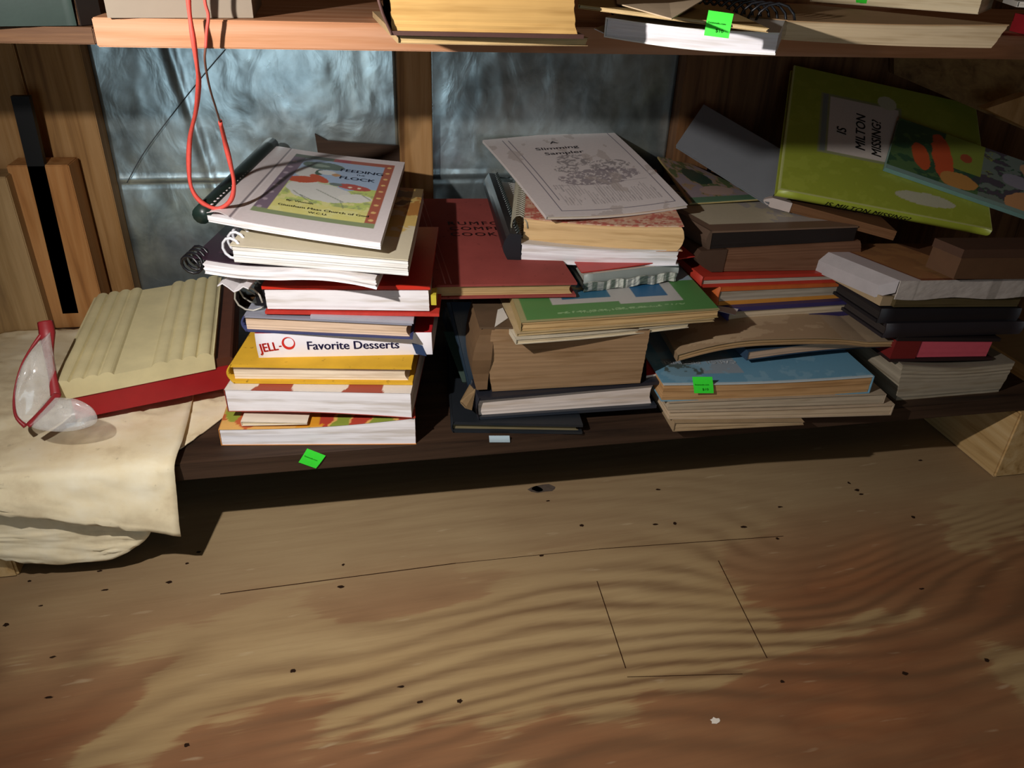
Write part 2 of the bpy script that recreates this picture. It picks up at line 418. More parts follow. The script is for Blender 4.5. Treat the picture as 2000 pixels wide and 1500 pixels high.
# ================================================================== SETTING
WALL = .372; STUD = .345
def floor_build():
    m, nt, b = _new('plywood_floor')
    v = coords(nt, (1.0, 1.0, 1.0), rot=(0, 0, radians(-3)))
    def mp(sc, loc=(0, 0, 0)):
        k = nt.nodes.new('ShaderNodeMapping'); k.inputs['Scale'].default_value = sc; k.inputs['Location'].default_value = loc
        nt.links.new(v, k.inputs['Vector']); return k.outputs['Vector']
    sep = nt.nodes.new('ShaderNodeSeparateXYZ'); nt.links.new(v, sep.inputs[0])
    h = noise(nt, mp((1.7, 4.2, 1), (.7, .2, 0)), 1.0, 1.5, .4, .2)
    wob = noise(nt, mp((9, 40, 1)), 1.0, 3, .55)
    ph = math_(nt, 'ADD', math_(nt, 'MULTIPLY', sep.outputs[1], 46.0), math_(nt, 'MULTIPLY', h, 15.0))
    ph = math_(nt, 'ADD', ph, math_(nt, 'MULTIPLY', wob, .7))
    rings = math_(nt, 'SINE', math_(nt, 'MULTIPLY', ph, 6.2832))
    g = noise(nt, mp((10, 150, 1)), 1.0, 5, .65, .3)
    big = noise(nt, mp((2.6, 5.2, 1), (4.3, 2.1, 0)), 1.0, 4, .5, .4)
    r01 = math_(nt, 'POWER', math_(nt, 'MULTIPLY_ADD', rings, .5, .5), 1.5)
    near = ramp(nt, math_(nt, 'MULTIPLY_ADD', sep.outputs[1], 2.0, .9), [(.70, 'ffffff'), (.86, '808080')])
    r01 = math_(nt, 'MULTIPLY', r01, ramp(nt, noise(nt, mp((2.3, 7, 1), (8, 3, 0)), 1.0, 2), [(.35, '3a3a3a'), (.62, 'ffffff')]))
    amp = math_(nt, 'MULTIPLY', math_(nt, 'MULTIPLY', r01, math_(nt, 'MULTIPLY_ADD', g, 1.0, .22)), near)
    edge = math_(nt, 'ADD', big, math_(nt, 'MULTIPLY_ADD', g, .10, -.05))
    zone = ramp(nt, math_(nt, 'MULTIPLY_ADD', sep.outputs[1], -2.0, .30), [(.36, '000000'), (.62, 'ffffff')])
    plain = ramp(nt, big, [(.30, 'a8916d'), (.7, '947a5a')])
    base = mix(nt, zone, plain, ramp(nt, edge, [(.30, 'b39a70'), (.495, 'ab8f64'), (.515, '946a48'), (.60, '85593b'), (.68, 'a06842')]))
    col = mix(nt, amp, base, lin('664831'))
    col = mix(nt, ramp(nt, g, [(.42, '000000'), (.7, '888888')]), col, lin('866b4d'))
    sp = noise(nt, mp((22, 120, 1)), 1.0, 2, .5)
    col = mix(nt, ramp(nt, sp, [(.68, '000000'), (.76, 'aaaaaa')]), col, lin('c4b08e'))
    nt.links.new(col, b.inputs['Base Color']); b.inputs['Roughness'].default_value = .62; b.inputs['Specular IOR Level'].default_value = .22
    bump(nt, b, g, .35, .0008)
    dark = mat_plain('2c1c12', .9, .2, .1); knot = mat_plain('5d5148', .8, .5, .1, scale=200); crack = mat_plain('3a2415', .9, .1, .1); white = mat_plain('efe6d8', .6, .1)
    bm_v = [(-1.6, -1.9, 0), (2.2, -1.9, 0), (2.2, .5, 0), (-1.6, .5, 0), (-1.6, -1.9, -.018), (2.2, -1.9, -.018), (2.2, .5, -.018), (-1.6, .5, -.018)]
    Fc = [(0, 1, 2, 3), (7, 6, 5, 4), (0, 4, 5, 1), (1, 5, 6, 2), (2, 6, 7, 3), (3, 7, 4, 0)]; mi = [0]*6; V = [np.array(x) for x in bm_v]
    rnd = random.Random(4)
    def blob(px, py, rx, ry, k):
        c = Zp(px, py, .0003); n0 = len(V); K = 12
        for i in range(K):
            a = 2*pi*i/K; q = rnd.uniform(.7, 1.2); V.append(c+np.array([rx*q*cos(a), ry*q*sin(a), 0]))
        Fc.append(tuple(range(n0, n0+K))); mi.append(k)
    def line(p, q, wd, k):
        a = Zp(*p, .0003); c = Zp(*q, .0003); d = c-a; d = d/np.linalg.norm(d); nn = np.array([-d[1], d[0], 0])*wd
        n0 = len(V); V.extend([a-nn, c-nn, c+nn, a+nn]); Fc.append((n0, n0+1, n0+2, n0+3)); mi.append(k)
    blob(1062, 953, .016, .008, 2); blob(1050, 955, .006, .005, 1)
    for p in [(205, 1152), (330, 1137), (388, 1078), (365, 1100), (57, 1135), (80, 1183), (195, 1115), (670, 1103), (665, 1146), (572, 1310), (103, 1283), (95, 1362), (365, 1455),
              (783, 1341), (898, 1369), (820, 1371), (1136, 1026), (1070, 978), (1057, 1085), (1280, 1024), (1318, 1022), (1524, 990), (1453, 1029), (1518, 1052), (1784, 1010),
              (1798, 899), (1658, 943), (1674, 957), (1682, 965), (1285, 956), (1800, 1150), (1927, 1289), (1768, 1315), (1528, 1331), (12, 1220)]:
        blob(*p, rnd.uniform(.0016, .0032), rnd.uniform(.001, .0022), 1)
    blob(1397, 1408, .004, .0032, 4); blob(1155, 1390, .007, .004, 4) if False else None
    line((1166, 1135), (1222, 1305), .0004, 3); line((1403, 1095), (1498, 1285), .0004, 3); line((1225, 1322), (1450, 1316), .0003, 3)
    line((430, 1160), (890, 1100), .0005, 3); line((890, 1100), (1170, 1072), .0003, 3); line((1170, 1072), (1530, 1047), .0004, 3)
    o = mesh_obj('floor', V, Fc, [m, dark, knot, crack, white], mi=mi); o['kind'] = 'structure'
    return o
floor_build()

# wooden members of the shelving unit
W_ORANGE = mat_wood('c29272', 'b47e58', '946040', 'X')
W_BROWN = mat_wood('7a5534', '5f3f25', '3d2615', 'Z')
W_TAN = mat_wood('b98f5e', 'a57a48', '7d5630', 'Z')
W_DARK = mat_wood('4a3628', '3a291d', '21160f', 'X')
W_PINE = mat_wood('d6b684', 'c6a26c', '9c7848', 'Y')
BLACK = mat_plain('0c0b0b', .5, .2, .3)

sh = empty('upper_shelf', np.array([[1, 0, 0, -.163], [0, 1, 0, 0], [0, 0, 1, .450], [0, 0, 0, 1.]]), 'orange pine board of the upper shelf, its front edge bare above the foil', 'shelf')
Mi = np.linalg.inv(np.array(sh.matrix_world))
def childbox(name, lo, hi, mat, parent, bevel=.0008, label=None):
    o = box(name, lo, hi, mat, None, bevel); o.parent = parent; o.matrix_parent_inverse = parent.matrix_world.inverted()
    if label: o['label'] = label
    return o
childbox('board', (-.163, 0, .450), (1.15, .34, .468), W_ORANGE, sh)
W_SHELFDK = mat_wood('6e4d30', '5a3c24', '3a2414', 'X', s=1.1)
childbox('cleat', (-.70, .004, .451), (-.1645, .36, .4615), W_SHELFDK, sh, label='dark brown board end left of the pine board')

ls = empty('lower_shelf', np.array([[1, 0, 0, -.30], [0, 1, 0, 0], [0, 0, 1, .089], [0, 0, 0, 1.]]), 'dark stained plank shelf carrying the book stacks above the floor', 'shelf')
childbox('board', (-.62, 0, .089), (.735, .34, .107), W_DARK, ls, .0012)
for nm, x0, x1, lb in (('support_block', -.400, -.326, 'pale block under the left end'), ('support_block', .706, .80, 'pale block under the right end')):
    childbox(nm, (x0, -.004, 0), (x1, .30, .0885), W_PINE, ls, .002, lb)
childbox('rear_cleat', (-.3, .30, .045), (.70, .335, .0885), W_DARK, ls)

def sticker(parent, pts, lines=True, price=None, name='price_sticker', label='bright green price sticker', mat=None):
    """pts: world corners TL,TR,BR,BL."""
    P = [np.asarray(p, float) for p in pts]; K = 6; V = []; Fc = []
    nrm = np.cross(P[1]-P[0], P[3]-P[0]); nrm = nrm/np.linalg.norm(nrm)
    if nrm@(CAM-P[0]) < 0: nrm = -nrm
    def S(a, b, o=0): return (P[0]*(1-a)+P[1]*a)*(1-b)+(P[3]*(1-a)+P[2]*a)*b+nrm*(.0008*sin(pi*b)*.6+o)
    for j in range(K+1):
        for i in range(K+1): V.append(S(i/K, j/K))
    for j in range(K+1):
        for i in range(K+1): V.append(S(i/K, j/K, -.00015))
    n1 = (K+1)**2
    for j in range(K):
        for i in range(K):
            a = j*(K+1)+i; Fc.append((a, a+1, a+K+2, a+K+1)); Fc.append((n1+a, n1+a+K+1, n1+a+K+2, n1+a+1))
    for i in range(K):
        for a, b in ((i, i+1), (K*(K+1)+i+1, K*(K+1)+i)): Fc.append((a, a+n1, b+n1, b))
        for a, b in ((i*(K+1)+K, (i+1)*(K+1)+K), ((i+1)*(K+1), i*(K+1))): Fc.append((a, a+n1, b+n1, b))
    Mi_ = np.linalg.inv(np.array(parent.matrix_world))
    o = mesh_obj(name, V, Fc, mat or mat_plain('3ff03c', .5, .06, .3, scale=400), parent, Mi_, smooth=False); o['label'] = label
    if lines:
        VV = []; FF = []; n0 = 0
        items = [('Estatesale.com', .115, .07, .50)]
        if price: items.append((price, .2, .42, .82))
        for body, sz, a0, b0 in items:
            T_, f_ = text_geo(body, sz, bold=.015, sx=1.05)
            VV.append(np.array([S(a0+x, b0-y, .0002) for x, y, _ in T_])); FF += [tuple(i+n0 for i in f) for f in f_]; n0 += len(T_)
        t = mesh_obj('lettering', np.vstack(VV), FF, mat_plain('137a14', .6, .05, .2), o, Mi_)
        t['label'] = 'dark green printed words on the sticker'
        t.matrix_parent_inverse = Matrix(); 
    return o
sticker(ls, [Yp(600, 876, -.0012), Yp(636, 890, -.0012), Yp(617, 915, -.0014), Yp(583, 903, -.0014)])
sticker(ls, [Yp(955, 851, -.0012), Yp(995, 851, -.0012), Yp(996, 864, -.0012), Yp(956, 864, -.0012)], lines=False, name='paper_label', label='pale blue blank paper label', mat=mat_plain('b9d0dc', .6, .08))

# back wall: boards, studs, foil
def struct(o): o['kind'] = 'structure'; return o
struct(box('wall_back', (-1.2, WALL+.012, -.02), (1.9, WALL+.03, 1.3), W_BROWN))
struct(box('wall_left', (-.66, -.15, 0), (-.64, WALL+.012, 1.3), W_TAN))
def stud(x0, x1, y0=STUD, y1=WALL+.012, z0=0, z1=.4495, m=W_TAN, label='', cat='stud', nm='wall_stud'):
    o = box(nm, (x0, y0, z0), (x1, y1, z1), m, None, .001)
    tag(o, label, cat); return o
stud(.0555, .0945, label='narrow brown wall stud between the two foil panels')
stud(-.335, -.274, m=W_TAN, label='wide brown wall stud left of the bright foil, behind the black bar')
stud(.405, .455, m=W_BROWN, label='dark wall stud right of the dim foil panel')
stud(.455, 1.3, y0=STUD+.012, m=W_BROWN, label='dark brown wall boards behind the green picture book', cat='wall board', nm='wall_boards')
stud(-.64, -.336, y0=.3415, m=W_TAN, label='tan side board at the far left behind the cloth', cat='board', nm='side_board')

def foil(name, x0, x1, z0, z1, label, seed):
    nx, nz = 90, 110; V = []; Fc = []
    for j in range(nz+1):
        for i in range(nx+1):
            x = x0+(x1-x0)*i/nx; z = z0+(z1-z0)*j/nz
            d = .0035*(float(fbm(x*14+seed, z*9, 3))-.5)+.0012*(float(fbm(x*60+seed, z*34, 3))-.5)
            # vertical folds and the tape seam
            d += (-.0018 if seed < 5 else -.0003)*np.exp(-((x-x0-.075-(z1-z)*.16)/.005)**2)
            d += -.0016*np.exp(-((z-.262)/.0025)**2)+.0012*np.exp(-((z-.256)/.002)**2)
            V.append((x, WALL+float(d), z))
    for j in range(nz):
        for i in range(nx):
            a = j*(nx+1)+i; Fc.append((a, a+1, a+nx+2, a+nx+1))
    m, nt, b = _new('foil_sheet')
    v = coords(nt); f = noise(nt, v, 18, 6, .6, .4)
    col = ramp(nt, f, [(.30, '8b999c'), (.6, 'c6d6d8'), (.75, 'a9b3b0')])
    n2 = noise(nt, coords(nt, (1, 1, .5)), 9, 4); col = mix(nt, ramp(nt, n2, [(.52, '000000'), (.66, '888888')]), col, lin('8b7a58'))
    nt.links.new(col, b.inputs['Base Color']); b.inputs['Metallic'].default_value = .85; 
    r = math_(nt, 'MULTIPLY_ADD', noise(nt, v, 30, 3), .16, .22); nt.links.new(r, b.inputs['Roughness'])
    bump(nt, b, noise(nt, coords(nt, (30, 30, 20)), 1, 4, .5, .8), .28, .0025)
    o = mesh_obj(name, V, Fc, m, smooth=True)
    md = o.modifiers.new('thick', 'SOLIDIFY'); md.thickness = .0005; md.offset = 1
    return tag(o, label, 'foil sheet')
foil('foil_sheet', -.2735, .055, .11, .449, 'crumpled shiny foil insulation with a diagonal scratch behind the left stack', 2.0)
foil('foil_sheet', .095, .4045, .11, .449, 'dim grey foil insulation behind the middle stack', 9.0)
# thin dark diagonal line against the left foil
tag(tube('wire', smooth_path([Yp(440, 97, WALL-.007), Yp(395, 150, WALL-.007), Yp(330, 232, WALL-.007), Yp(280, 300, WALL-.007), Yp(248, 357, WALL-.007)]), .0006, mat_plain('4a5054', .5), n=6),
    'thin dark line running diagonally across the bright foil', 'wire')
# dark brown sheet standing in for shade on the foil behind the left stack
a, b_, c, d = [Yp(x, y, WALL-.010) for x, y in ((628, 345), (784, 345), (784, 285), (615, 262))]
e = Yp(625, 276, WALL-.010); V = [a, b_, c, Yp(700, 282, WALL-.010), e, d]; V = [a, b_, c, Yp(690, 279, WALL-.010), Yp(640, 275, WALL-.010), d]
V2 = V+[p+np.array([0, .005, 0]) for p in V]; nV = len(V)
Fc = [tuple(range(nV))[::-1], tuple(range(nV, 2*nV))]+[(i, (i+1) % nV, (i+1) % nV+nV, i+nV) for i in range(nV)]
tag(mesh_obj('shade_patch', V2, Fc, W_DARK), 'dark brown sheet standing in for shade on the foil behind the topmost comb bound book', 'board')

# left: black bar
bar = [Yp(38, 188, .30), Yp(138, 612, .30)]
p0, p1 = bar; dx = .0085
V = []
for p in (p0, p1):
    for sx_, sy_ in ((-1, 0), (1, 0), (1, .008), (-1, .008)): V.append(p+np.array([sx_*dx, sy_, 0]))
tag(mesh_obj('black_bar', V, [(0, 1, 5, 4), (1, 2, 6, 5), (2, 3, 7, 6), (3, 0, 4, 7), (0, 3, 2, 1), (4, 5, 6, 7)], BLACK), 'flat black bar leaning upright in the left corner', 'metal bar')

# right: plank beyond the green book
P = [Yp(1746, 104, .33), Yp(1746, 145, .33), Yp(2020, 262, .20), Yp(2020, 100, .20)]
V = P+[p+np.array([.006, .018, 0]) for p in P]
tag(mesh_obj('plank', V, [(0, 1, 2, 3), (7, 6, 5, 4), (0, 4, 5, 1), (1, 5, 6, 2), (2, 6, 7, 3), (3, 7, 4, 0)], mat_wood('9a7648', '82603a', '5c4024', 'X')), 'brown plank slanting in the dim upper right corner', 'plank')
P = [Yp(1925, 213, .19), Yp(2010, 252, .16), Yp(2010, 184, .16)]  # tan triangle shaped as the lit area beside the plank
V = P+[p+np.array([0, .015, 0]) for p in P]
tag(mesh_obj('lit_triangle', V, [(0, 1, 2), (5, 4, 3), (0, 3, 4, 1), (1, 4, 5, 2), (2, 5, 3, 0)], W_TAN), 'small tan triangular patch standing in for a lit area at the right edge above the picture books', 'lit patch')

# left end: blocks standing in for the lit parts of stud and side board
xr = Yp(203, 600, .30)[0]; xl = Yp(92, 600, .30)[0]; zt_ = Yp(150, 322, .30)[2]
tag(box('lit_part_block', (xl, .30, .1075), (xr, .335, zt_), mat_wood('c48f58', 'b27a44', '8a5a30', 'Z'), None, .001), 'short orange block standing in for the lit part of the stud behind the leaning black bar', 'wood block')
xr = Yp(98, 640, .285)[0]
tag(box('lit_part_block', (-.52, .285, .1075), (xr, .320, Yp(60, 345, .285)[2]), mat_wood('b49468', 'a08054', '7c6040', 'Z'), None, .001), 'pale block standing in for the lit side board at the left edge of the photo above the cloth', 'wood block')
# ================================================================== PAINTED COVERS (flat print, sRGB in, linear out)
def canvas(u, v, c): return np.ones((len(u), 3))*np.array(lin(c))
def put(C_, mask, c, k=1.0):
    mm = np.clip(mask.astype(float), 0, 1)[:, None]*k; C_[:] = C_*(1-mm)+np.array(lin(c))*mm
def ell(u, v, cu, cv, ru, rv, a=0):
    x = u-cu; y = v-cv; ca, sa = cos(a), sin(a); X = x*ca+y*sa; Y_ = -x*sa+y*ca
    return (X/ru)**2+(Y_/rv)**2 < 1+.35*(vn(u*17+cu*50, v*17)-.5)
def rect(u, v, a, b, c, d): return (u > a) & (u < b) & (v > c) & (v < d)
def lineseg(u, v, x0, y0, x1, y1, w):
    dx, dy = x1-x0, y1-y0; t = np.clip(((u-x0)*dx+(v-y0)*dy)/(dx*dx+dy*dy), 0, 1)
    return np.hypot(u-x0-t*dx, v-y0-t*dy) < w
def paint_flock(u, v):
    C = canvas(u, v, 'e6dede'); fr = rect(u, v, .20, .94, .12, .93)
    n = fbm(u*25, v*35)
    put(C, fr, 'b0604a'); put(C, fr & (u < .30), '7c6a7c'); put(C, fr & (v < .17), '8a9a70'); put(C, fr & (v > .885) & (u < .5), '66705f')
    put(C, fr & (u < .62) & (v > .885) & (u > .5), 'a8505a')
    for k in range(9): put(C, ell(u, v, .905, .2+k*.085, .016, .012), 'e9c07c')
    for k in range(8): put(C, ell(u, v, .235, .18+k*.09, .018, .014), 'b6a6b2')
    inn = rect(u, v, .29, .875, .165, .885)
    put(C, inn, 'c6d877'); put(C, inn & (v > .50+.05*np.sin(u*9)), 'a9c2de'); put(C, inn & (v > .50) & (v < .58) & (u < .62), 'c7d9b0')
    put(C, inn & (n > .55) & (v < .46), 'e6e59a'); put(C, inn & (n < .38) & (v < .5), 'a9b877')
    put(C, inn & (v < .30) & (n < .6), 'e2df88')
    put(C, inn & ell(u, v, .53, .44, .23, .105, -.12), 'dfe2dc'); put(C, inn & ell(u, v, .76, .42, .11, .05, .1), 'e6e8e0')
    put(C, inn & ell(u, v, .40, .50, .10, .08, .5), 'dfe2dc'); put(C, inn & ell(u, v, .37, .68, .09, .075, .2), 'dde0dc')
    put(C, inn & (ell(u, v, .37, .575, .11, .045, .12) | ell(u, v, .47, .615, .08, .035, -.5)), 'c9572f')
    put(C, inn & ell(u, v, .45, .80, .15, .055, 0), '62766a'); put(C, inn & ell(u, v, .42, .80, .08, .02, 0), '93a89a')
    put(C, inn & ell(u, v, .45, .70, .03, .04, 0), '46614e'); put(C, inn & ell(u, v, .50, .71, .06, .03, 0), 'dfe6e4'); put(C, inn & ell(u, v, .57, .69, .03, .02, 0), 'c49a6c')
    put(C, inn & ell(u, v, .72, .555, .12, .035, -.1), 'b9564c'); put(C, inn & ell(u, v, .60, .565, .045, .02, 0), '6a7a78')
    for a in (.70, .76): put(C, ell(u, v, a, .55, .013, .012), 'f0e2c8')
    for (a, b, c, d) in ((.42, .38, .52, .33), (.5, .47, .7, .36), (.36, .42, .52, .30), (.68, .37, .72, .29), (.8, .47, .86, .42)):
        put(C, inn & lineseg(u, v, a, b, c, d, .0035), '74806e', .8)
    put(C, (u > .135) & (u < .142), '8f878c'); put(C, (u > .148) & (u < .153), 'f4eef0')
    return C
def paint_slim(u, v):
    C = canvas(u, v, 'e6dedc'); n = fbm(u*60, v*80, 3)
    fr = lineseg(u, v, .13, .05, .94, .05, .004) | lineseg(u, v, .94, .05, .94, .96, .004) | lineseg(u, v, .13, .05, .13, .96, .002) | lineseg(u, v, .17, .16, .17, .95, .0015)
    put(C, fr, '55506a')
    g = (ell(u, v, .5, .60, .13, .08) | ell(u, v, .72, .50, .16, .07) | ell(u, v, .40, .50, .09, .05)) & (n > .50); put(C, g, '8d8688', .8)
    g2 = ell(u, v, .58, .38, .30, .09, .05) & (n > .40); put(C, g2, '8f858c', .8)
    g3 = rect(u, v, .2, .9, .1, .32) & (np.sin(u*300+3*fbm(u*9, v*9)) > .5) & (fbm(u*12, v*6) > .5); put(C, g3, 'a49c9e', .7)
    put(C, rect(u, v, .2, .9, .305, .312), '9a9296', .6)
    put(C, fbm(u*8, v*8) < .33, 'bfb3ac', .6)
    return C
def paint_pink(u, v):
    C = canvas(u, v, 'd9a488'); n = fbm(u*22, v*30)
    put(C, (n > .50) & ((v > .70) | (v < .30) | (u < .2)), 'c0564c', .8); put(C, (fbm(u*60, v*60) > .58), 'e6c6aa', .8)
    put(C, (v > .82) & (u > .6), 'd98d7c', .5); put(C, ell(u, v, .85, .86, .13, .08) & (n > .42), 'bf5348')
    return C
def paint_milton(u, v):
    C = canvas(u, v, '97a334'); n = fbm(u*20, v*20)
    put(C, n > .6, 'a3ae3f', .6); put(C, (u < .01) | (v < .012) | (u > .995), 'c3c884', .8)
    put(C, rect(u, v, .155, .575, .33, .82), '8f9468'); put(C, rect(u, v, .165, .19, .34, .81), '77807a')
    put(C, rect(u, v, .20, .56, .35, .80), 'd2c7bd'); put(C, ell(u, v, .50, .84, .05, .055), 'c6c6a8')
    put(C, ell(u, v, .68, .13, .14, .045, -.05), 'b7b69c')
    return C
def paint_garden(u, v):
    C = canvas(u, v, '2c5238'); n = fbm(u*16, v*10)
    put(C, n > .55, '4c6c40'); put(C, (n < .40) & (u > .35), '3a4344'); put(C, (u > .28) & (v > .40) & (u < .58), '8a963a', .9)
    put(C, ell(u, v, .17, .42, .05, .24, .15), 'c4552c'); put(C, ell(u, v, .29, .52, .06, .45, .12), 'c9542e'); put(C, ell(u, v, .42, .66, .035, .08), 'a04c30')
    put(C, ell(u, v, .40, .20, .11, .14, -.1), 'c08a48'); put(C, (u > .52) & (n > .47), '6d7a72'); put(C, (u > .52) & (n < .44), '4a4550')
    put(C, ell(u, v, .80, .20, .12, .22, -.2), 'c79263'); put(C, ell(u, v, .86, .85, .12, .2), 'bd9470'); put(C, ell(u, v, .74, .55, .10, .12), '8b8894')
    put(C, v < .07, '7d9a92'); return C
def paint_green(u, v):
    C = canvas(u, v, '4c8447'); put(C, rect(u, v, .18, .56, .27, 1) | rect(u, v, .52, .86, .22, 1), 'b5b5b2'); put(C, rect(u, v, .24, .50, .36, .93), '2f6a88')
    put(C, rect(u, v, .62, .80, .33, .97), '1f608c'); put(C, rect(u, v, .86, 1, .62, 1), '93a9b6'); put(C, ell(u, v, .42, .60, .10, .09) & (fbm(u*40, v*40) > .5), 'a8a070')
    put(C, lineseg(u, v, .2, .12, .85, .15, .012) & (fbm(u*90, v*30) > .55), '9cc08c', .8); put(C, (u < .03) | (v < .03), 'a99a70', .8)
    return C
def paint_kids(u, v):
    C = canvas(u, v, 'a98e72'); n = fbm(u*9, v*9)
    put(C, n > .54, '9d8f94'); put(C, n < .43, '5f6f48'); put(C, ell(u, v, .52, .55, .22, .20), '2f4a3c'); put(C, ell(u, v, .55, .22, .25, .10), 'b79c90')
    put(C, v < .10, '5d8064'); put(C, u < .03, 'c9a878'); return C
def paint_cream(u, v):
    C = canvas(u, v, '6d5544'); i = rect(u, v, .05, .97, .12, 1); put(C, i, 'bdb39a'); n = fbm(u*10, v*8)
    put(C, i & (v > .55) & (n > .45), '6f7c88'); put(C, ell(u, v, .42, .68, .08, .12), 'b06b3c'); put(C, i & (u > .5) & (n > .45), 'a7a09c'); return C
def paint_yellowpic(u, v):
    C = canvas(u, v, 'd3c9ae'); n = fbm(u*8, v*10); put(C, (u > .55) & (v > .25) & (n > .42), 'd1b46a'); put(C, (u > .7) & (v > .55) & (n > .5), 'b07a3a'); put(C, (v > .7) & (n < .45), '6c5a3a'); return C
def paint_veg(u, v):
    C = canvas(u, v, 'e7b263'); n = fbm(u*11, v*7); put(C, n > .56, 'c9653a'); put(C, (u > .42) & (n < .47), '8c9a3a'); put(C, rect(u, v, .3, .55, 0, 1) & (n > .4), 'e09a26')
    put(C, ell(u, v, .05, .25, .05, .2), '9aa43a'); put(C, (u > .5) & (n > .52), 'b9402e'); return C
def paint_oval(u, v):
    C = canvas(u, v, 'a14436'); 
    for k in range(3):
        for j in range(4): put(C, ell(u, v, .02+k*.48+.24*(j % 2), .05+j*.28, .15, .12), 'e6dcd0')
    return C
def paint_blue(u, v):
    C = canvas(u, v, '6699b4'); put(C, rect(u, v, .06, .42, .12, 1), '8e9aa4'); put(C, ell(u, v, .14, .16, .1, .08), '4c5a58'); put(C, fbm(u*12, v*12) > .6, '7fa9bf', .7); put(C, (v < .02), 'bcc9cd'); return C
def paint_tan(u, v):
    C = canvas(u, v, 'a3896a'); n = fbm(u*6, v*8); put(C, (v > .5) & (n > .42) & (u > .15) & (u < .75), '62605f'); put(C, n > .58, 'b59c7c'); put(C, (u > .75), 'a8937a', .7); return C
def paint_redbook(u, v):
    C = canvas(u, v, 'b03a32'); n = fbm(u*14, v*14); put(C, n > .6, 'c9584c'); put(C, (v < .07) | (u > .93), 'cfc5b6'); put(C, (u < .10) & (v < .4), 'b8b0a4'); return C
def paint_crumple(u, v):
    C = canvas(u, v, '9a9d97'); n = fbm(u*30, v*12); put(C, n > .57, 'd6d8cc'); put(C, n < .42, '5d6a60'); return C

PLAST_W = mat_plain('e9e9ee', .3, .05, .5); PLAST_K = mat_plain('17161a', .35, .1, .5); WIRE_K = mat_plain('15151a', .35, .1, .6); WIRE_W = mat_plain('c9c6c0', .35, .1, .6)

# ================================================================== STACK A (left)
LEFT = 'books in the bright left stack'
s = book('paperback_book', 'white thick paperback at the very bottom of the left stack, vegetables on its cover', (433, 870), (813, 868), (839, 816), (.107, .107), .225, rot=4, group=LEFT,
         bend=lambda u, v, w: -.0*u+.0035*w*np.sin(pi*u)*-1+ .0)
paperback(s, mat_plain('d98f45', .45), PAGE_W, 'L', paint=paint_veg, n=(24, 8), jit=.0003); A1 = s
s = book('booklet', 'thin cream booklet slipped onto the bottom paperback of the left stack', (473, 832), (600, 829), (809, 818), (.1262, .130), .17, rot=4, group=LEFT, T=(.0050, .0014))
paperback(s, mat_plain('e3d6c2', .6), PAGE_C, 'L', nw=4)
s = book('paperback_book', 'thick white paperback with white ovals on a brick red cover, under the yellow book', (446, 804), (805, 817), (761, 768), (.1345, .1375), .215, rot=2, group=LEFT,
         bend=lambda u, v, w: .0022*(1-w)*np.sin(pi*u))
paperback(s, mat_plain('a14436', .45), PAGE_W, 'L', paint=paint_oval, n=(24, 8), jit=.0003, npaint=(150, 80))
s = book('hardcover_book', 'mustard yellow hardcover book in the left stack', (457, 749), (806, 752), (712, 717), (s.top[0]+.0005, s.top[1]+.0005), .20, rot=2, group=LEFT)
hardback(s, mat_cloth('d7a72e'), mat_pages('ecdcc4', .9), 'L', bt=.0028, bulge=.005, ov=.004); A4 = s
s = book('hardcover_book', 'white spined dessert cookbook facing outwards on the yellow book', (506, 699), (845, 692), (651, 649), (A4.top[0]+.0004, A4.top[1]+.0004), .18, rot=-2, group=LEFT)
hardback(s, mat_plain('eeeaf0', .3, .04, .5, bmp=0), PAGE_W, 'F', bt=.002, bulge=.0012, top=mat_plain('b8252a', .35)); A5 = s
DK = mat_plain('34305c', .4, .05); RD = mat_plain('cf2f26', .4, .05)
def front_text(s, body, u, v, size, mat, opt, name='spine_title', ang=0, off=.0016):
    return slab_text(s, [(body, size, u, v, ang, opt)], mat, 'front', name, off)
front_text(s, 'Favorite Desserts', .283, .34, .0118, DK, dict(bold=.035, sx=1.0))
T_, f_ = text_geo('JELL', .0130, bold=.04, sx=.86)
T2, f2 = text_geo('-', .0110, bold=.05, sx=.8); T2[:, 0] += .0205; T2[:, 1] += .0012
f_ += [tuple(i+len(T_) for i in f) for f in f2]; T_ = np.vstack([T_, T2])
ring = []; rf = []; n0 = len(T_)
for i in range(32):
    an = 2*pi*i/32; wd = .0011+.0007*cos(an+2.2)
    for rr in (.0062-wd, .0062+wd*.6): ring.append((.0315+rr*cos(an)*1.02, .0060+rr*sin(an), 0))
    j = (i+1) % 32; rf.append((n0+2*i, n0+2*i+1, n0+2*j+1, n0+2*j))
T_ = np.vstack([T_, np.array(ring)]); f_ += rf
a_ = radians(7); X = T_[:, 0]*cos(a_)-T_[:, 1]*sin(a_); Y_ = T_[:, 0]*sin(a_)+T_[:, 1]*cos(a_)
s.obj('spine_logo', s.m(.020+X*.86/s.W, np.full(len(X), -.0016/s.D), .26+Y_*.9/s.T), f_, RD, smooth=False)
s.hull('publisher_mark', mat_plain('2b3f63', .5), (.885, .945), (-.0018/s.D, -.0014/s.D), (.02, .50), n=(3, 1, 3), warp=lambda U, V, W, O, a, b, c: (U+.02*(1-c), V, W+.2*(0.5-a)*.6, O))
s = book('hardcover_book', 'blue hardcover with peach page edges in a pale jacket, on the dessert cookbook', (481, 648), (806, 663), (617, 633), (A5.top[0]+.0004, A5.top[1]+.0004), .16, rot=6, group=LEFT)
hardback(s, mat_plain('3d4470', .5), mat_pages('e6c9ae', .92), 'L', bt=.0016, bulge=.0035, ov=.0025, top=mat_plain('8d8e9c', .4)); A6 = s
s.hull('jacket_flap', mat_plain('a8a6b0', .4), (.40, 1.01), (.0, .9), (1, 1), o=(.0002, .0030), n=(10, 6, 1))
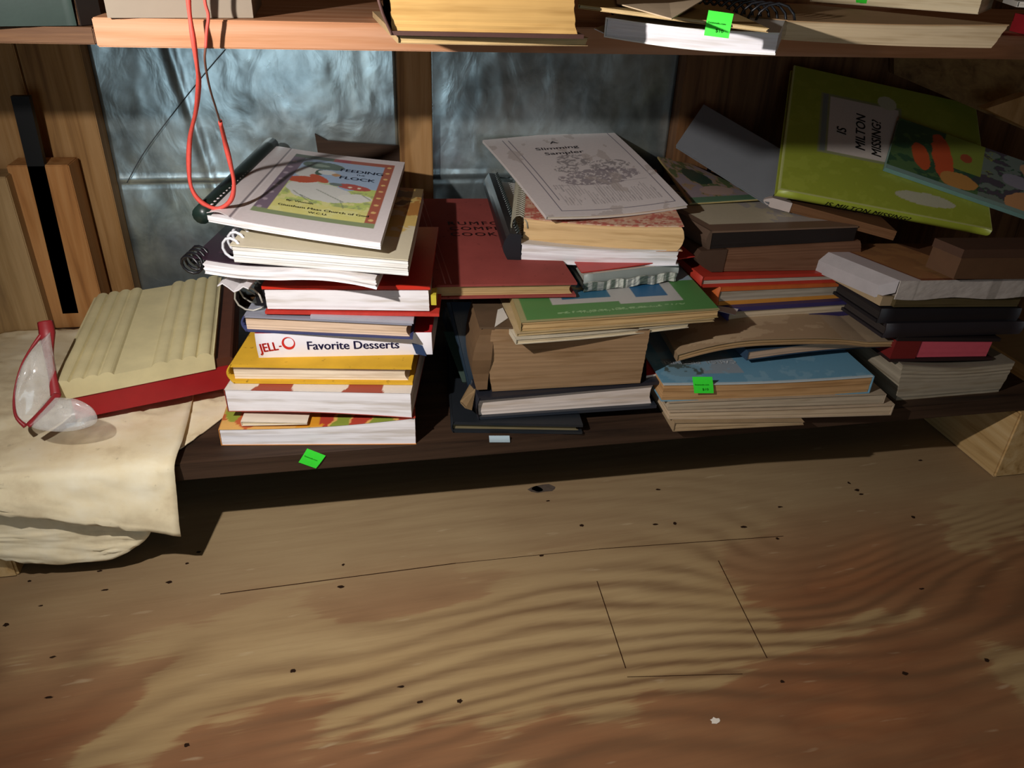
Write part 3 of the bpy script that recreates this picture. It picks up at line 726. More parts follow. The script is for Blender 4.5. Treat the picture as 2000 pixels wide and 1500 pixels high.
s = book('ring_binder_book', 'red comb bound cookbook with bright white pages and a loose wire ring', (519, 612), (858, 617), (556, 556), (A6.top[0]+.002, A6.top[1]+.0042), .16, rot=3, group=LEFT)
W, D, T = s.W, s.D, s.T
s.hull('page_block', PAGE_W, (.012, .945), (.003, .98), (.15, .80), n=(20, 8, 10), jit=.0003)
s.hull('back_cover', mat_plain('c13a30', .35, .25, scale=200), (0, 1), (-.01, 1), (0, .10), n=(12, 8, 1))
s.hull('front_cover', mat_plain('c9301f', .35, .15), (0, .955), (0, 1), (.84, .96), n=(12, 8, 1))
s.coil('ring_binding', 'L', mat_plain('b9b4a8', .25, .1, .6), r=.0135, turns=5, wr=.0009, v=(-.03, .5), cw=.45, cu=-.085)
s.hull('spine_strip', PLAST_K, (-.055, .0), (.04, .97), (.16, .82), n=(6, 8, 4))
s.hull('index_tab', mat_plain('c9b83a', .5), (.955, .985), (.02, .12), (.30, .62), n=(2, 2, 1)); A7 = s
s = book('spiral_notebook', 'curled white booklet with plum back cover and black coil, under the thick coil bound book', (398, 536), (742, 570), (514, 545), (.264, .262), .20, rot=6, group=LEFT,
         bend=lambda u, v, w: .0028*np.sin(2*pi*u)*-1+.0015*np.sin(pi*u)+.0015*v)
W, D, T = s.W, s.D, s.T
s.hull('page_block', PAGE_W, (0, .985), (0, .9), (.10, .95), n=(26, 6, 8), jit=.0016, seed=9)
s.hull('front_cover', mat_plain('32202c', .4), (-.075, .99), (.04, 1.0), (.96, 1.06), n=(20, 8, 1))
s.coil('coil_binding', 'L', WIRE_K, r=.0085, turns=4, wr=.0013, v=(-.01, .15), cu=-.07, cw=.6); A8 = s
s.hull('loose_page', mat_plain('dcd8da', .6), (.07, .25), (-.0, .5), (-.9, -.78), n=(6, 4, 1), warp=lambda U, V, W, O, a, b, c: (U, V, W+.3*np.sin(a*9), O))
s = book('spiral_book', 'thick white coil bound book with cream cover, second from the top of the left stack', (457, 513), (798, 540), (478, 507), (.2775, .2765), .205, rot=8, group=LEFT)
W, D, T = s.W, s.D, s.T
s.hull('page_block', mat_pages('ececea', .9), (0, 1), (0, 1), (.02, .93), n=(18, 6, 14), jit=.0006, seed=4)
s.hull('front_cover', mat_attr(.45), (-.01, 1.0), (-.004, 1.0), (.94, 1), n=(80, 100, 1), paint=paint_yellowpic)
s.hull('back_cover', mat_plain('3a2530', .4), (-.13, .99), (.1, 1.02), (-.03, .01), n=(10, 8, 1))
s.coil('coil_binding', 'L', PLAST_W, r=.0105, turns=13, wr=.0013, v=(.01, .99), cu=-.012, cw=.55, squash=.9); A9 = s
# topmost: Feeding the Flock
z0 = (.3020, .2985)
q = quad4((406, 433), (744, 488), z0, .2)
n_ = np.cross(q[1]-q[0], q[2]-q[0]); n_ /= np.linalg.norm(n_)
D_ = np.linalg.norm(q[1]-q[0])*1.5
BL = at_dist(536, 296, q[0], D_); BR = at_dist(791, 328, q[1], D_)
s = Slab('comb_bound_cookbook', 'comb bound cookbook with a goose on its cover, on top of the left stack', 'book', q[0], q[1], BL, BR, .0062, group=LEFT,
         bend=lambda u, v, w: .0030*(1-u)**2*(1-v)*(w > .6)*0+.0012*np.sin(pi*u)*-1)
s.top = (0, 0)
W, D, T = s.W, s.D, s.T
def curl(U, V, W_, O, a, b, c):
    return U, V, W_, O+.0045*np.exp(-((U-.07)/.075)**2)*np.clip(1.1-V, 0, 1)
s.hull('page_block', PAGE_W, (0, 1), (0, 1), (0, .92), n=(26, 8, 6), jit=.0005)
s.hull('front_cover', mat_attr(.42), (0, 1.0), (0, 1.0), (.93, 1.0), n=(170, 210, 1), paint=paint_flock, warp=curl)
# comb: spine tube and teeth
pts = [s.m(-.030, t, .55, .002) for t in np.linspace(-.005, 1.03, 12)]
s.tube('comb_spine', pts, .0080, mat_plain('20302a', .35, .15, .5), n=14)
V = []; Fc = []
for k in range(28):
    vv = .02+k*.0355; c0 = s.m(.0, vv, 1, .0046*np.clip(1.1-vv, 0, 1)+.0006)
    a, f = tube_geo([c0+s.n*.0003, c0-s.n*.0003], .0024, 8); Fc += [tuple(i+len(V) for i in g) for g in f]; V += a
s.obj('punched_edge', V, Fc, mat_plain('ddd6d6', .5))
def top_text(s, items, mat, name='cover_title', off=.0004, label=None): return slab_text(s, items, mat, 'top', name, off, label)
top_text(s, [('FEEDING', .0125, .575, .755, -1, dict(bold=.02, sx=1.0)), ('THE', .0055, .70, .715, -1, dict()), ('FLOCK', .0125, .595, .650, -1, dict(bold=.02, sx=1.02))], mat_plain('26304a', .5))
top_text(s, [('By: Women', .0058, .36, .285, -1, dict(bold=.01)), ('Giustham Maas Church of God', .0068, .33, .225, 0, dict(bold=.012, sx=1.05)), ('W.C.U.', .0062, .53, .185, 0, dict(bold=.01))], mat_plain('3b4030', .5), 'cover_subtitle')
FLOCK = s

# ================================================================== STACK B (middle)
MID = 'books in the middle stack'
s = book('hardcover_book', 'thin black book with olive page edges at the bottom of the middle stack', (885, 845), (1137, 848), (824, 830), (.1072, .1072), .20, rot=4, group=MID)
hardback(s, mat_plain('1d2126', .5, .2), mat_pages('776c50', .8), 'L', bt=.0028, bulge=.002); B1 = s
s = book('hardcover_book', 'dark navy hardcover with white page edges low in the middle stack', (935, 820), (1282, 797), (778, 745), (.1195, .1195), .21, rot=3, group=MID)
hardback(s, mat_plain('23252d', .35, .2, .5), mat_pages('dccfc6', .9), 'L', bt=.0032, bulge=.003, ov=.004, back=mat_plain('2b3038', .3)); B2 = s
s = book('paperback_book', 'very thick old brown book with worn page edges, coverless, in the middle stack', (962, 765), (1256, 748), (642, 645), (B2.top[0]+.001, B2.top[1]+.0006), .19, rot=4, group=MID)
def bw(U, V, W_, O, a, b, c): return U+.035*(c-.5)*np.where(a > .5, 1, .2)-.02*np.sin(pi*c)*(a < .5), V, W_, O
s.hull('page_block', mat_pages('96795a', .84, 1200), (.0, 1), (0, 1), (0, 1), n=(30, 8, 30), warp=bw, jit=.0005, seed=2)
s.hull('spine', mat_plain('6d5236', .8, .3), (-.075, -.005), (-.004, .97), (.05, 1.02), n=(3, 6, 8), warp=lambda U, V, W_, O, a, b, c: (U-.05*np.sin(pi*c)*(1-a)+.06*(c-.5), V+.01*np.sin(9*c), W_, O))
s.hull('front_cover', mat_plain('5a4632', .7, .3), (-.07, 1.0), (0, 1), (1.0, 1.025), n=(8, 6, 1)); B3 = s
# torn tan scrap of spine at its lower left
P = [Zp(x, y, .135) for x, y in ((942, 726), (948, 738), (925, 765), (918, 792), (905, 795), (896, 775), (915, 748))]
P = [p+np.array([0, -.012, .004*i % .01]) for i, p in enumerate(P)]
V = P+[p+np.array([0, .002, .001]) for p in P]; nV = len(P)
ss = mesh_obj('torn_scrap', V, [tuple(range(nV)), tuple(range(2*nV-1, nV-1, -1))]+[(i, i+nV, (i+1) % nV+nV, (i+1) % nV) for i in range(nV)], mat_plain('8f7552', .9, .3), s.root, s.Mi); ss['label'] = 'torn tan piece of binding'
# books leaning at its left
s = Slab('hardcover_book', 'dark blue book leaning against the left side of the thick brown book', 'book', Zp(918, 768, .130), Zp(948, 762, .130), Zp(878, 592, .205), Zp(985, 592, .205), .005, group=MID); s.top = (0, 0)
hardback(s, mat_plain('1e2c38', .3, .2, .5), mat_pages('9a9384', .8), 'L', bt=.0012, bulge=.001, ov=.001)
s = Slab('booklet', 'thin booklet with a yellow green edge leaning left of the dark blue book', 'book', Zp(904, 748, .130), Zp(916, 748, .130), Zp(868, 650, .165), Zp(890, 650, .165), .0025, group=MID); s.top = (0, 0)
paperback(s, mat_plain('26382f', .5), mat_pages('a8a24e', .8), 'L', nw=3)
s = Slab('booklet', 'grey paper sheet standing between the dark blue book and the thick brown book', 'paper', Zp(950, 735, .150), Zp(962, 735, .150), Zp(926, 660, .185), Zp(960, 628, .200), .0015, group=None); s.top = (0, 0)
paperback(s, mat_plain('6d6d66', .6), mat_pages('8c8878', .8), 'L', nw=2)
s = book('booklet', 'worn cream booklet, lower of two under the green covered booklet', (1008, 673), (1345, 640), (660, 628), (.2065, .2065), .15, rot=0, group=MID, T=(.0050, .0045), bend=lambda u, v, w: -.0015*np.sin(pi*u))
paperback(s, mat_plain('c9bfa8', .7, .3), mat_pages('d8c8a8', .85), 'L', nw=4, jit=.0012)
BLg = Zp(962, 588, .212)
s = book('booklet', 'thin tan booklet directly beneath the green covered booklet', (1010, 657), (1395, 628), (650, 622), (.2118, .2114), .13, rot=-2, group=MID, T=(.0028, .0028))
paperback(s, mat_plain('b59f78', .7, .3), mat_pages('c8b084', .85), 'L', nw=3, jit=.001)
s = book('paperback_book', 'green covered booklet with blue squares in the middle stack', (1017, 648), (1403, 620), (625, 600), (.2150, .2146), .12, rot=-5, group=MID, T=(.0095, .0085), bend=lambda u, v, w: -.002*np.sin(pi*u)*(1-w))
paperback(s, mat_plain('a08a5c', .6), mat_pages('c0a070', .8), 'L', paint=paint_green, nw=8, jit=.0012, npaint=(150, 90)); B6 = s
top_text(s, [('Prepared by Home Economists', .0062, .30, .085, 2, dict())], mat_plain('9cc08c', .6), 'small_print')
# Rumford
z = (.2255, .2260); q = quad4((850, 585), (1125, 580), z, .2)
BL = at_dist(800, 412, q[0]+np.array([0, 0, .0]), .235)
BR = q[1]+(BL-q[0])
s = Slab('hardcover_book', 'dull red cloth covered cookbook between the left and middle stacks', 'book', q[0], q[1], BL, BR, .0150, group=MID); s.top = (q[0][2]+.015, q[1][2]+.015)
RUM = mat_cloth('8e423c')
hardback(s, RUM, mat_pages('bd9d6e', .8), 'L', bt=.0022, bulge=.004, ov=.003)
top_text(s, [('RUMFORD', .0135, .245, .640, -1, dict(bold=.016, sx=1.12, space=1.25)), ('COMPLETE', .0135, .245, .575, -1, dict(bold=.016, sx=1.12, space=1.2)), ('COOK BOOK', .0135, .235, .505, -1, dict(bold=.016, sx=1.12, space=1.2))], mat_plain('3c1616', .6))
V = []; Fc = []
for uu in (.075, .115):
    a, f = tube_geo([s.m(uu, t, 1, .0001) for t in np.linspace(.01, .99, 10)], .0007, 6, flat=.5); Fc += [tuple(i+len(V) for i in g) for g in f]; V += a
s.obj('cover_joint', V, Fc, mat_cloth('a5615a')); B7 = s
# battered book beside it
s = book('hardcover_book', 'battered book with red cover and crumpled grey jacket right of the dull red cookbook', (1138, 563), (1322, 540), (528, 512), (.2270, .2270), .12, rot=-12, group=MID, T=(.0145, .0145))
hardback(s, mat_attr(.4), mat_pages('a8a79c', .8), 'F', bt=.0018, bulge=.002, paint=paint_redbook, npaint=(90, 60), back=mat_plain('8b9690', .4))
for ch in list(s.root.children):
    if ch.name.startswith('spine'):
        me = ch.data; me.materials[0] = mat_plain('8e948f', .4)
s.hull('torn_jacket', mat_attr(.45), (.0, .97), (-.030, -.018), (-.15, .45), n=(90, 1, 12), paint=lambda a, b: paint_crumple(a, b), warp=lambda U, V, W_, O, a, b, c: (U, V-.02*fbm(a*14, c*3), W_+.05*np.sin(a*23)+.10*(fbm(a*9, c)-.5), O))
s.hull('front_cover_flap', mat_plain('b8362f', .4, .2), (-.02, 1.32), (.02, 1.3), (1.0, 1.0), o=(.0006, .0016), n=(14, 6, 1), warp=lambda U, V, W_, O, a, b, c: (U, V, W_, O+.004*a*a)); B8 = s
# three bound books on the dull red cookbook
s = book('comb_bound_cookbook', 'white paged book with black comb binding resting on the dull red cookbook', (1017, 511), (1325, 519), (476, 488), (.2420, .2425), .225, rot=6, group=MID, bend=lambda u, v, w: -.0025*np.sin(pi*u))
W, D, T = s.W, s.D, s.T
s.hull('page_block', PAGE_W, (0, .99), (0, 1), (.05, .95), n=(20, 8, 10), jit=.0012, seed=8)
s.hull('back_cover', PLAST_W, w=(0, .05), n=(10, 6, 1)); s.hull('front_cover', mat_plain('d6d2cc', .5), w=(.95, 1), n=(10, 6, 1))
s.hull('comb_spine', PLAST_K, (-.075, -.002), (.0, 1.0), (-.05, 1.5), n=(5, 24, 6), warp=lambda U, V, W_, O, a, b, c: (U-.04*np.sin(pi*c)*(1-a), V, W_, O)); B9 = s
V = []; Fc = []
for k in range(30):
    vv = .02+k*.033; pts = [s.m(-.01-.05*sin(pi*t), vv, .1+1.5*t, .0012) for t in np.linspace(0, 1, 8)]
    a, f = tube_geo(pts, .0009, 5); Fc += [tuple(i+len(V) for i in g) for g in f]; V += a
s.obj('comb_teeth', V, Fc, mat_plain('2f3836', .3, .1, .6))
s = book('spiral_book', 'thick tan paged book with faded pink cover and wire spiral, under the thin grey booklet', (1015, 468), (1333, 490), (424, 441), (.2600, .2590), .215, rot=3, group=MID, bend=lambda u, v, w: -.0045*np.sin(pi*u)*(1-.3*w))
W, D, T = s.W, s.D, s.T
def rw(U, V, W_, O, a, b, c): return U-.03*(2*c-1)**2*(a > .9), V, W_, O
s.hull('page_block', mat_pages('dcb987', .88, 500), (.02, 1), (0, 1), (0, .97), n=(24, 8, 14), jit=.0004, warp=rw)
s.hull('front_cover', mat_attr(.5), (.02, .985), (-.004, 1), (.97, 1.0), n=(110, 140, 1), paint=paint_pink)
s.hull('back_cover', mat_plain('c08b68', .5), (.02, 1), (0, 1), (-.02, 0), n=(8, 6, 1))
s.coil('spiral_binding', 'L', mat_plain('8f8a78', .35, .1, .6), r=.0120, turns=30, wr=.0009, v=(.0, .97), cu=-.005, cw=.55, squash=.7); B10 = s
z = (.288, .2855); q = quad4((1067, 429), (1342, 406), z, .2)
D_ = np.linalg.norm(q[1]-q[0])*1.56
BL = at_dist(943, 279, q[0], D_); BR = at_dist(1190, 256, q[1], D_)
s = Slab('booklet', 'thin grey white slimming booklet lying on top of the middle stack', 'booklet', q[0], q[1], BL, BR, .0034, group=MID, bend=lambda u, v, w: -.0035*np.sin(pi*u)*(1-v)+.002*np.sin(pi*v)); s.top = (0, 0)
paperback(s, mat_plain('cdc4bf', .6, .15), mat_pages('dccfbe', .9), 'L', paint=paint_slim, npaint=(170, 220), nw=4, rough=.55)
K_ = mat_plain('3a3238', .6, .05, .2)
top_text(s, [('A', .0125, .445, .845, -2, dict(bold=.02, sx=1.2)), ('Slimming', .0125, .300, .765, -2, dict(bold=.018, sx=1.18)), ('Sampler', .0125, .335, .690, -2, dict(bold=.018, sx=1.18))], K_)
SLIM = s

# ================================================================== STACK C (right of the middle)
RGT = 'books in the dim right hand stack'
s = book('booklet', 'lowest tan booklet of the right hand stack, tapering away beneath the others', (1315, 843), (1570, 830), (822, 824), (.1072, .1072), .17, rot=0, group=RGT, T=(.0105, .0035))
paperback(s, mat_plain('a08868', .7, .3), mat_pages('b39a78', .82), 'L', nw=5, jit=.001); c = s
s = book('paperback_book', 'tan paperback with a squared spine end, second from the bottom of the right hand stack', (1305, 819), (1738, 811), (804, 790), (c.top[0]+.0004, .1085), .19, rot=0, group=RGT, bend=lambda u, v, w: -.001*np.sin(pi*u))
paperback(s, mat_plain('bba68c', .7, .2), mat_pages('c3ad90', .85), 'R', ct=.0012, nw=6, jit=.0008); c = s
s = book('paperback_book', 'greyish tan paperback directly beneath the sky blue paperback', (1303, 801), (1725, 788), (787, 770), (c.top[0]+.0004, c.top[1]+.0004), .19, rot=0, group=RGT)
paperback(s, mat_plain('a89882', .7, .2), mat_pages('b5a58e', .85), 'R', nw=5); c = s
s = book('paperback_book', 'sky blue paperback with tan pages and a green price sticker', (1291, 784), (1696, 768), (751, 735), (c.top[0]+.0004, c.top[1]+.0004), .18, rot=0, group=RGT, bend=lambda u, v, w: -.0025*np.sin(pi*u)+.004*w*(u > .9)*(u-.9)*10*0)
paperback(s, mat_plain('6f9fb8', .5, .2), mat_pages('bb9264', .85), 'R', ct=.0010, paint=paint_blue, npaint=(150, 90), nw=10); BLUE = s; c = s
slab_text(s, [('CAROL PICTURE', .0095, .42, .26, 180, dict(bold=.01, sx=1.15))], mat_plain('dfe4e6', .5), 'top', 'cover_title', .0005)
sticker(s.root, [Yp(1352, 736, s.P[0][1]-.0022), Yp(1391, 736, s.P[0][1]-.0022), Yp(1394, 768, s.P[0][1]-.0045), Yp(1356, 768, s.P[0][1]-.0045)], price='$10')
s = book('paperback_book', 'navy paperback with pinkish page edges lying on the sky blue paperback', (1459, 704), (1741, 678), (686, 664), (c.top[0]+.003, c.top[1]+.006), .16, rot=0, group=RGT, bend=lambda u, v, w: .003*np.sin(pi*u))
paperback(s, mat_plain('2e4257', .5), mat_pages('b99c84', .88), 'L', ct=.0008, nw=6); c = s
s = book('booklet', 'warped tan booklet with peeling grey patches, its left end drooping', (1322, 706), (1744, 677), (684, 653), (c.top[0]-.0075, c.top[1]+.0008), .15, rot=-3, group=RGT, T=(.0075, .0065), bend=lambda u, v, w: .0125*np.sin(pi*np.clip(u*1.15, 0, 1))**1.0+.0015*np.sin(3*pi*u))
paperback(s, mat_plain('94795a', .8, .3), mat_pages('a5865f', .8), 'L', paint=paint_tan, npaint=(150, 80), nw=5, jit=.0015, n=(30, 8)); c = s
s = book('hardcover_book', 'thin purple hardcover with cream pages in the right hand stack', (1421, 634), (1690, 613), (601, 585), (c.top[0]+.0085, c.top[1]+.0006), .15, rot=0, group=RGT)
hardback(s, mat_plain('38305c', .45), mat_pages('cbb89c', .88), 'L', bt=.0045, bulge=.002, ov=.002, nw=5); c = s
s = book('hardcover_book', 'thin orange hardcover with grey pages above the purple one', (1401, 597), (1692, 579), (562, 551), (c.top[0]+.0002, c.top[1]+.0002), .15, rot=0, group=RGT)
hardback(s, mat_plain('c0602c', .45, .3), mat_pages('a59a8a', .88), 'L', bt=.0040, bulge=.0015, ov=.001, nw=5, back=mat_plain('c58436', .5)); c = s
s = book('hardcover_book', 'thin scarlet hardcover with grey pages beneath the thick brown block', (1369, 562), (1684, 550), (541, 531), (c.top[0]+.0002, c.top[1]+.0002), .15, rot=0, group=RGT)
hardback(s, mat_plain('b03628', .45, .2), mat_pages('b5a99c', .88), 'L', bt=.0036, bulge=.001, ov=.001, nw=5); c = s
s = book('hardcover_book', 'thick book with reddish brown page block under the black framed one', (1405, 530), (1671, 527), (487, 470), (c.top[0]+.0002, c.top[1]+.0002), .17, rot=0, group=RGT)
s.hull('page_block', mat_pages('77543f', .8, 600), (0, 1), (0, 1), (.0, 1), n=(16, 8, 18), jit=.0005, warp=lambda U, V, W_, O, a, b, c_: (U-.03*(2*c_-1)**2*(a > .9), V, W_, O))
s.hull('cover', mat_plain('4a3528', .6, .2), (-.06, .02), (-.005, 1.0), (-.01, 1.0), n=(3, 6, 8), warp=lambda U, V, W_, O, a, b, c_: (U-.06*np.sin(pi*c_)*(1-a)-.10*(c_)*(1-a), V, W_, O)); C7 = s
s = book('hardcover_book', 'black edged hardcover with a cream painted cover on the brown block', (1387, 486), (1668, 470), (451, 441), (s.top[0]+.0002, s.top[1]+.0002), .17, rot=8, group=RGT)
s.hull('page_block', mat_plain('1d1512', .6, .2), w=(.0, .9), n=(14, 8, 8), jit=.0003)
s.hull('front_cover', mat_attr(.5), w=(.9, 1), u=(-.005, 1), v=(-.005, 1), n=(120, 110, 1), paint=paint_cream)
s.hull('spine', mat_plain('5a4638', .6, .3), (-.018, -.004), (-.003, 1), (-.02, 1), n=(2, 6, 6), warp=lambda U, V, W_, O, a, b, c_: (U-.02*np.sin(pi*c_)*(1-a), V, W_, O)); C8 = s
tz = C8.top
s = book('picture_book', 'garden painted picture book with gilt edge under the plain grey book', (1347, 400), (1490, 391), (396, 386), (tz[0]+.0010, tz[1]+.004), .17, group=RGT, rot=6, T=.0022, BL=at_dist(1284, 309, Zp(1347, 400, tz[0]+.0010), .17))
paperback(s, mat_plain('b3a268', .5), mat_pages('c9b98a', .85), 'L', paint=paint_kids, npaint=(110, 130), nw=3); C9 = s

# plain grey book leaning
P0 = Zp(1320, 289, .314); P1 = Zp(1500, 403, .278); P2 = Yp(1374, 209, .325)
s = Slab('hardcover_book', 'plain grey hardcover leaning behind the lime green picture book', 'book', P0, P1, P2, P1+(P2-P0), .004); s.top = (0, 0)
hardback(s, mat_plain('6f7276', .45, .08, .3), mat_pages('5c5348', .7), 'B', bt=.0012, bulge=.001, ov=.001, nw=4)
s = book('paperback_book', 'brown paged book with a white rounded end beneath the lime green picture book', (1504, 404), (1745, 470), (374, 440), (.2775, .262), .12, rot=20, T=(.010, .010))
s.hull('page_block', mat_pages('6b4a30', .8), (.1, 1), (0, 1), (0, 1), n=(10, 6, 8), jit=.0005)
s.hull('spine', mat_plain('b3a49c', .5, .15), (-.0, .16), (-.008, 1), (-.02, 1.02), n=(8, 6, 8), warp=lambda U, V, W_, O, a, b, c_: (U-.07*np.sin(pi*c_)*(1-a), V, W_, O))

# ---- lime green picture book
F0 = Zp(1512, 382, .2960); F1 = Zp(1926, 460, .2540); B0 = Yp(1543, 140, .318)
s = Slab('picture_book', 'lime green picture book with a white title panel, propped on the right hand stacks', 'book', F0, F1, B0, B0+(F1-F0)*.97, .0095); s.top = (0, 0)
GRN = mat_plain('97a236', .4, .10, .4, scale=40)
hardback(s, GRN, mat_pages('b0a07c', .8), 'F', bt=.0022, bulge=.0025, ov=.003, paint=paint_milton, npaint=(190, 150)); MIL = s
KB = mat_plain('26221f', .6, .05, .2)
top_text(s, [('IS', .0175, .29, .495, 90, dict(bold=.022, shear=.2, sx=1.0)), ('MILTON', .0175, .385, .400, 90, dict(bold=.022, shear=.2, sx=1.0)), ('MISSING?', .0175, .465, .375, 90, dict(bold=.022, shear=.2, sx=.92))], KB)
slab_text(s, [('IS MILTON MISSING?', .0082, .22, .22, 0, dict(bold=.02, shear=.15, sx=1.25, space=1.1))], KB, 'front', 'spine_title', .0030)

def hit(px, py, S, off):
    d = ray(px, py); p0 = S.m(0, 0, 1, off); return CAM+d*(((p0-CAM)@S.n)/(d@S.n))
G0 = hit(1724, 333, MIL, .0006); G2 = hit(1752, 236, MIL, .0010); G1_ = hit(2000, 428, MIL, .0006)
dU = (G1_-G0); dU = dU/np.linalg.norm(dU)
G1_ = G0+dU*.215
s = Slab('picture_book', 'glossy garden scene picture book lying askew on the lime green book', 'book', G0, G1_, G2, G1_+(G2-G0), .0050); s.top = (0, 0)
paperback(s, mat_plain('6f928b', .35, .2), mat_pages('86a39a', .8), 'F', paint=paint_garden, npaint=(190, 110), nw=5, jit=.0003, rough=.3)

# ================================================================== STACK G (far right)
FAR = 'books in the shadowed stack at the far right'
s = book('paperback_book', 'swollen beige paperback at the bottom of the far right stack', (1747, 783), (1947, 766), (712, 708), (.1072, .1072), .17, rot=2, group=FAR, bend=lambda u, v, w: -.004*w*np.sin(pi*u))
W, D, T = s.W, s.D, s.T
s.hull('page_block', mat_pages('a29682', .85), (-.0, 1.05), (0, 1), (0, .98), n=(18, 8, 18), jit=.001, warp=lambda U, V, W_, O, a, b, c_: (U+.05*(c_-.5)*np.where(a > .5, 1, -1)-.01*(a < .1), V, W_, O))
s.hull('front_cover', mat_plain('7d7466', .6, .2), (-.04, 1.06), (0, 1), (.98, 1.0), n=(12, 8, 1)); s.hull('back_cover', mat_plain('5a4a36', .6), w=(-.015, 0), n=(8, 6, 1)); c = s
s = book('hardcover_book', 'dark red hardcover with bright pink page edges in the far right stack', (1735, 706), (1935, 702), (658, 660), (c.top[0]+.001, c.top[1]+.001), .15, group=FAR)
s.hull('page_block', mat_plain('c4505e', .7, .1, scale=150), (.25, .94), (.0, .96), (.15, .82), n=(10, 6, 6), jit=.0003)
s.hull('front_cover', mat_plain('20191a', .5), w=(.86, 1), v=(-.01, 1)); s.hull('back_cover', mat_plain('2a1a1a', .5), w=(0, .12), v=(-.01, 1))
s.hull('spine', mat_plain('6e1d1c', .5), (-.0, .24), (-.005, .98), (.12, .86), n=(4, 6, 4)); c = s
s = book('hardcover_book', 'charcoal hardcover on the pink edged book', (1722, 660), (1990, 652), (632, 628), (c.top[0]+.001, c.top[1]+.001), .15, group=FAR)
hardback(s, mat_plain('231e22', .5), mat_pages('3a3330', .8), 'F', bt=.003, bulge=.002); c = s
s = book('hardcover_book', 'black hardcover above the charcoal one in the far right stack', (1712, 631), (1985, 626), (603, 602), (c.top[0]+.0006, c.top[1]+.0006), .14, group=FAR)
hardback(s, mat_plain('161418', .5), mat_pages('2f2a28', .8), 'F', bt=.003, bulge=.001); c = s
s = book('paperback_book', 'tan covered book with olive page edges beneath the white jacketed book', (1745, 601), (1987, 600), (584, 580), (c.top[0]+.0006, c.top[1]+.0006), .12, group=FAR, rot=4)
s.hull('page_block', mat_pages('54482e', .8), w=(.05, .95), n=(12, 6, 6), jit=.0005); s.hull('cover', mat_plain('a08a6a', .6), (-.08, .02), (.04, .9), (0, 1.02), n=(3, 4, 3)); c = s
q0 = Zp(1745, 582, c.top[0]+.0006); q1 = Zp(2030, 578, c.top[1]+.0006)
s = book('hardcover_book', 'book in crumpled white jacket with tan flap high in the far right stack', (1745, 582), (2030, 578), (548, 543), (c.top[0]+.0006, c.top[1]+.0006), .115, rot=16, group=FAR)
def paint_flap(u, v):
    C = canvas(u, v, 'c2b8ba'); put(C, u > .14+.0*v, '7a4328'); put(C, (u > .155) & (v > .03), 'a8774a'); put(C, (u > .155) & (v > .03) & (fbm(u*8, v*5) > .55), '9c6c44'); put(C, (u > .62) & (v > .1), '6a452c'); return C
def paint_jfront(u, v):
    C = canvas(u, v, 'b4aaa2'); put(C, fbm(u*12, v*6) > .58, '958c84', .7)
    put(C, (u > .35) & (v > .72) & (v < .86) & (np.sin(u*420+9*fbm(u*30, v)) > .1), '6d6258', .7); put(C, (u > .72) & (v > .45) & (v < .58) & (np.sin(u*420+9*fbm(u*30, v)) > .1), '6d6258', .7); return C
W, D, T = s.W, s.D, s.T
s.hull('page_block', mat_pages('8a8078', .8), (.02, .98), (.01, .97), (.05, .93), n=(8, 4, 5))
s.hull('front_cover', mat_attr(.5), w=(.93, 1), n=(120, 70, 1), paint=paint_flap)
s.hull('jacket', mat_attr(.45), (0, 1), (-.008, 0), (-.05, 1.0), n=(120, 1, 14), paint=lambda a, b: paint_jfront(a, b), warp=lambda U, V, W_, O, a, b, c_: (U, V-.015*fbm(a*10, c_*2), W_-.06*np.sin(a*12)*(1-c_), O))
s.hull('jacket_edge', mat_plain('aaa3a3', .5, .2), (-.05, 0), (.0, .9), (.3, 1.0), n=(5, 5, 3), warp=lambda U, V, W_, O, a, b, c_: (U, V+.10*(1-a), W_-.5*(1-a), O)); c = s
s = book('cardboard_box', 'dark brown flat box on the far right stack under the picture books', (1862, 545), (2040, 545), (488, 486), (c.top[0]+.001, c.top[1]+.001), .035, rot=6, group=None, cat='box')
s.hull('box_body', mat_plain('5a3d26', .7, .2), w=(0, .72), n=(6, 4, 3)); s.hull('lid', mat_plain('4a3020', .7, .2), (-.01, 1.01), (-.01, 1.01), (.72, 1), n=(6, 4, 2))

# ================================================================== UPPER SHELF
UP = 'books on the upper shelf'
s = book('booklet', 'thin tan booklet under the big brown book, jutting over the shelf edge', (778, 85), (1148, 90), (70, 74), (.4683, .4683), .16, group=UP, rot=2, bend=lambda u, v, w: -.0003*np.sin(pi*u))
paperback(s, mat_plain('a58a62', .7, .2), mat_pages('c9ad7c', .88), 'L', nw=3, jit=.0008); c = s
s = book('hardcover_book', 'large brown hardcover with golden tan pages overhanging the upper shelf', (764, 69), (1140, 76), (0, 0), (c.top[0]+.0006, c.top[1]+.0006), .17, group=UP, rot=2, T=(.045, .045), bend=lambda u, v, w: 0*u)
hardback(s, mat_plain('4d3028', .6, .3), mat_pages('c8a062', .88, 500), 'L', bt=.0022, bulge=.007, ov=.003, nw=24, jit=.0006)
s = book('paperback_book', 'glossy white paperback beneath the tan covered book, price sticker hanging over it', (1182, 73), (1514, 108), (34, 64), (.4690, .4684), .13, rot=12, group=UP, bend=lambda u, v, w: -.0018*np.sin(pi*u))
paperback(s, mat_plain('e4e4e0', .3, .1, .5), mat_pages('e8e6ec', .95), 'L', nw=10, jit=.0003, n=(22, 6), ct=.001); UW = s
s.hull('curled_corner', mat_plain('c9c6c4', .35, .1), (-.09, .02), (.05, .5), (.0, .05), n=(5, 4, 1), warp=lambda U, V, W_, O, a, b, c_: (U, V, W_, O+.003*(1-a)))
s = book('paperback_book', 'tan covered thin book with curled page on the upper shelf', (1130, 17), (1500, 64), (10, 57), (.4875, .4835), .16, rot=27, group=UP, T=(.0022, .0022))
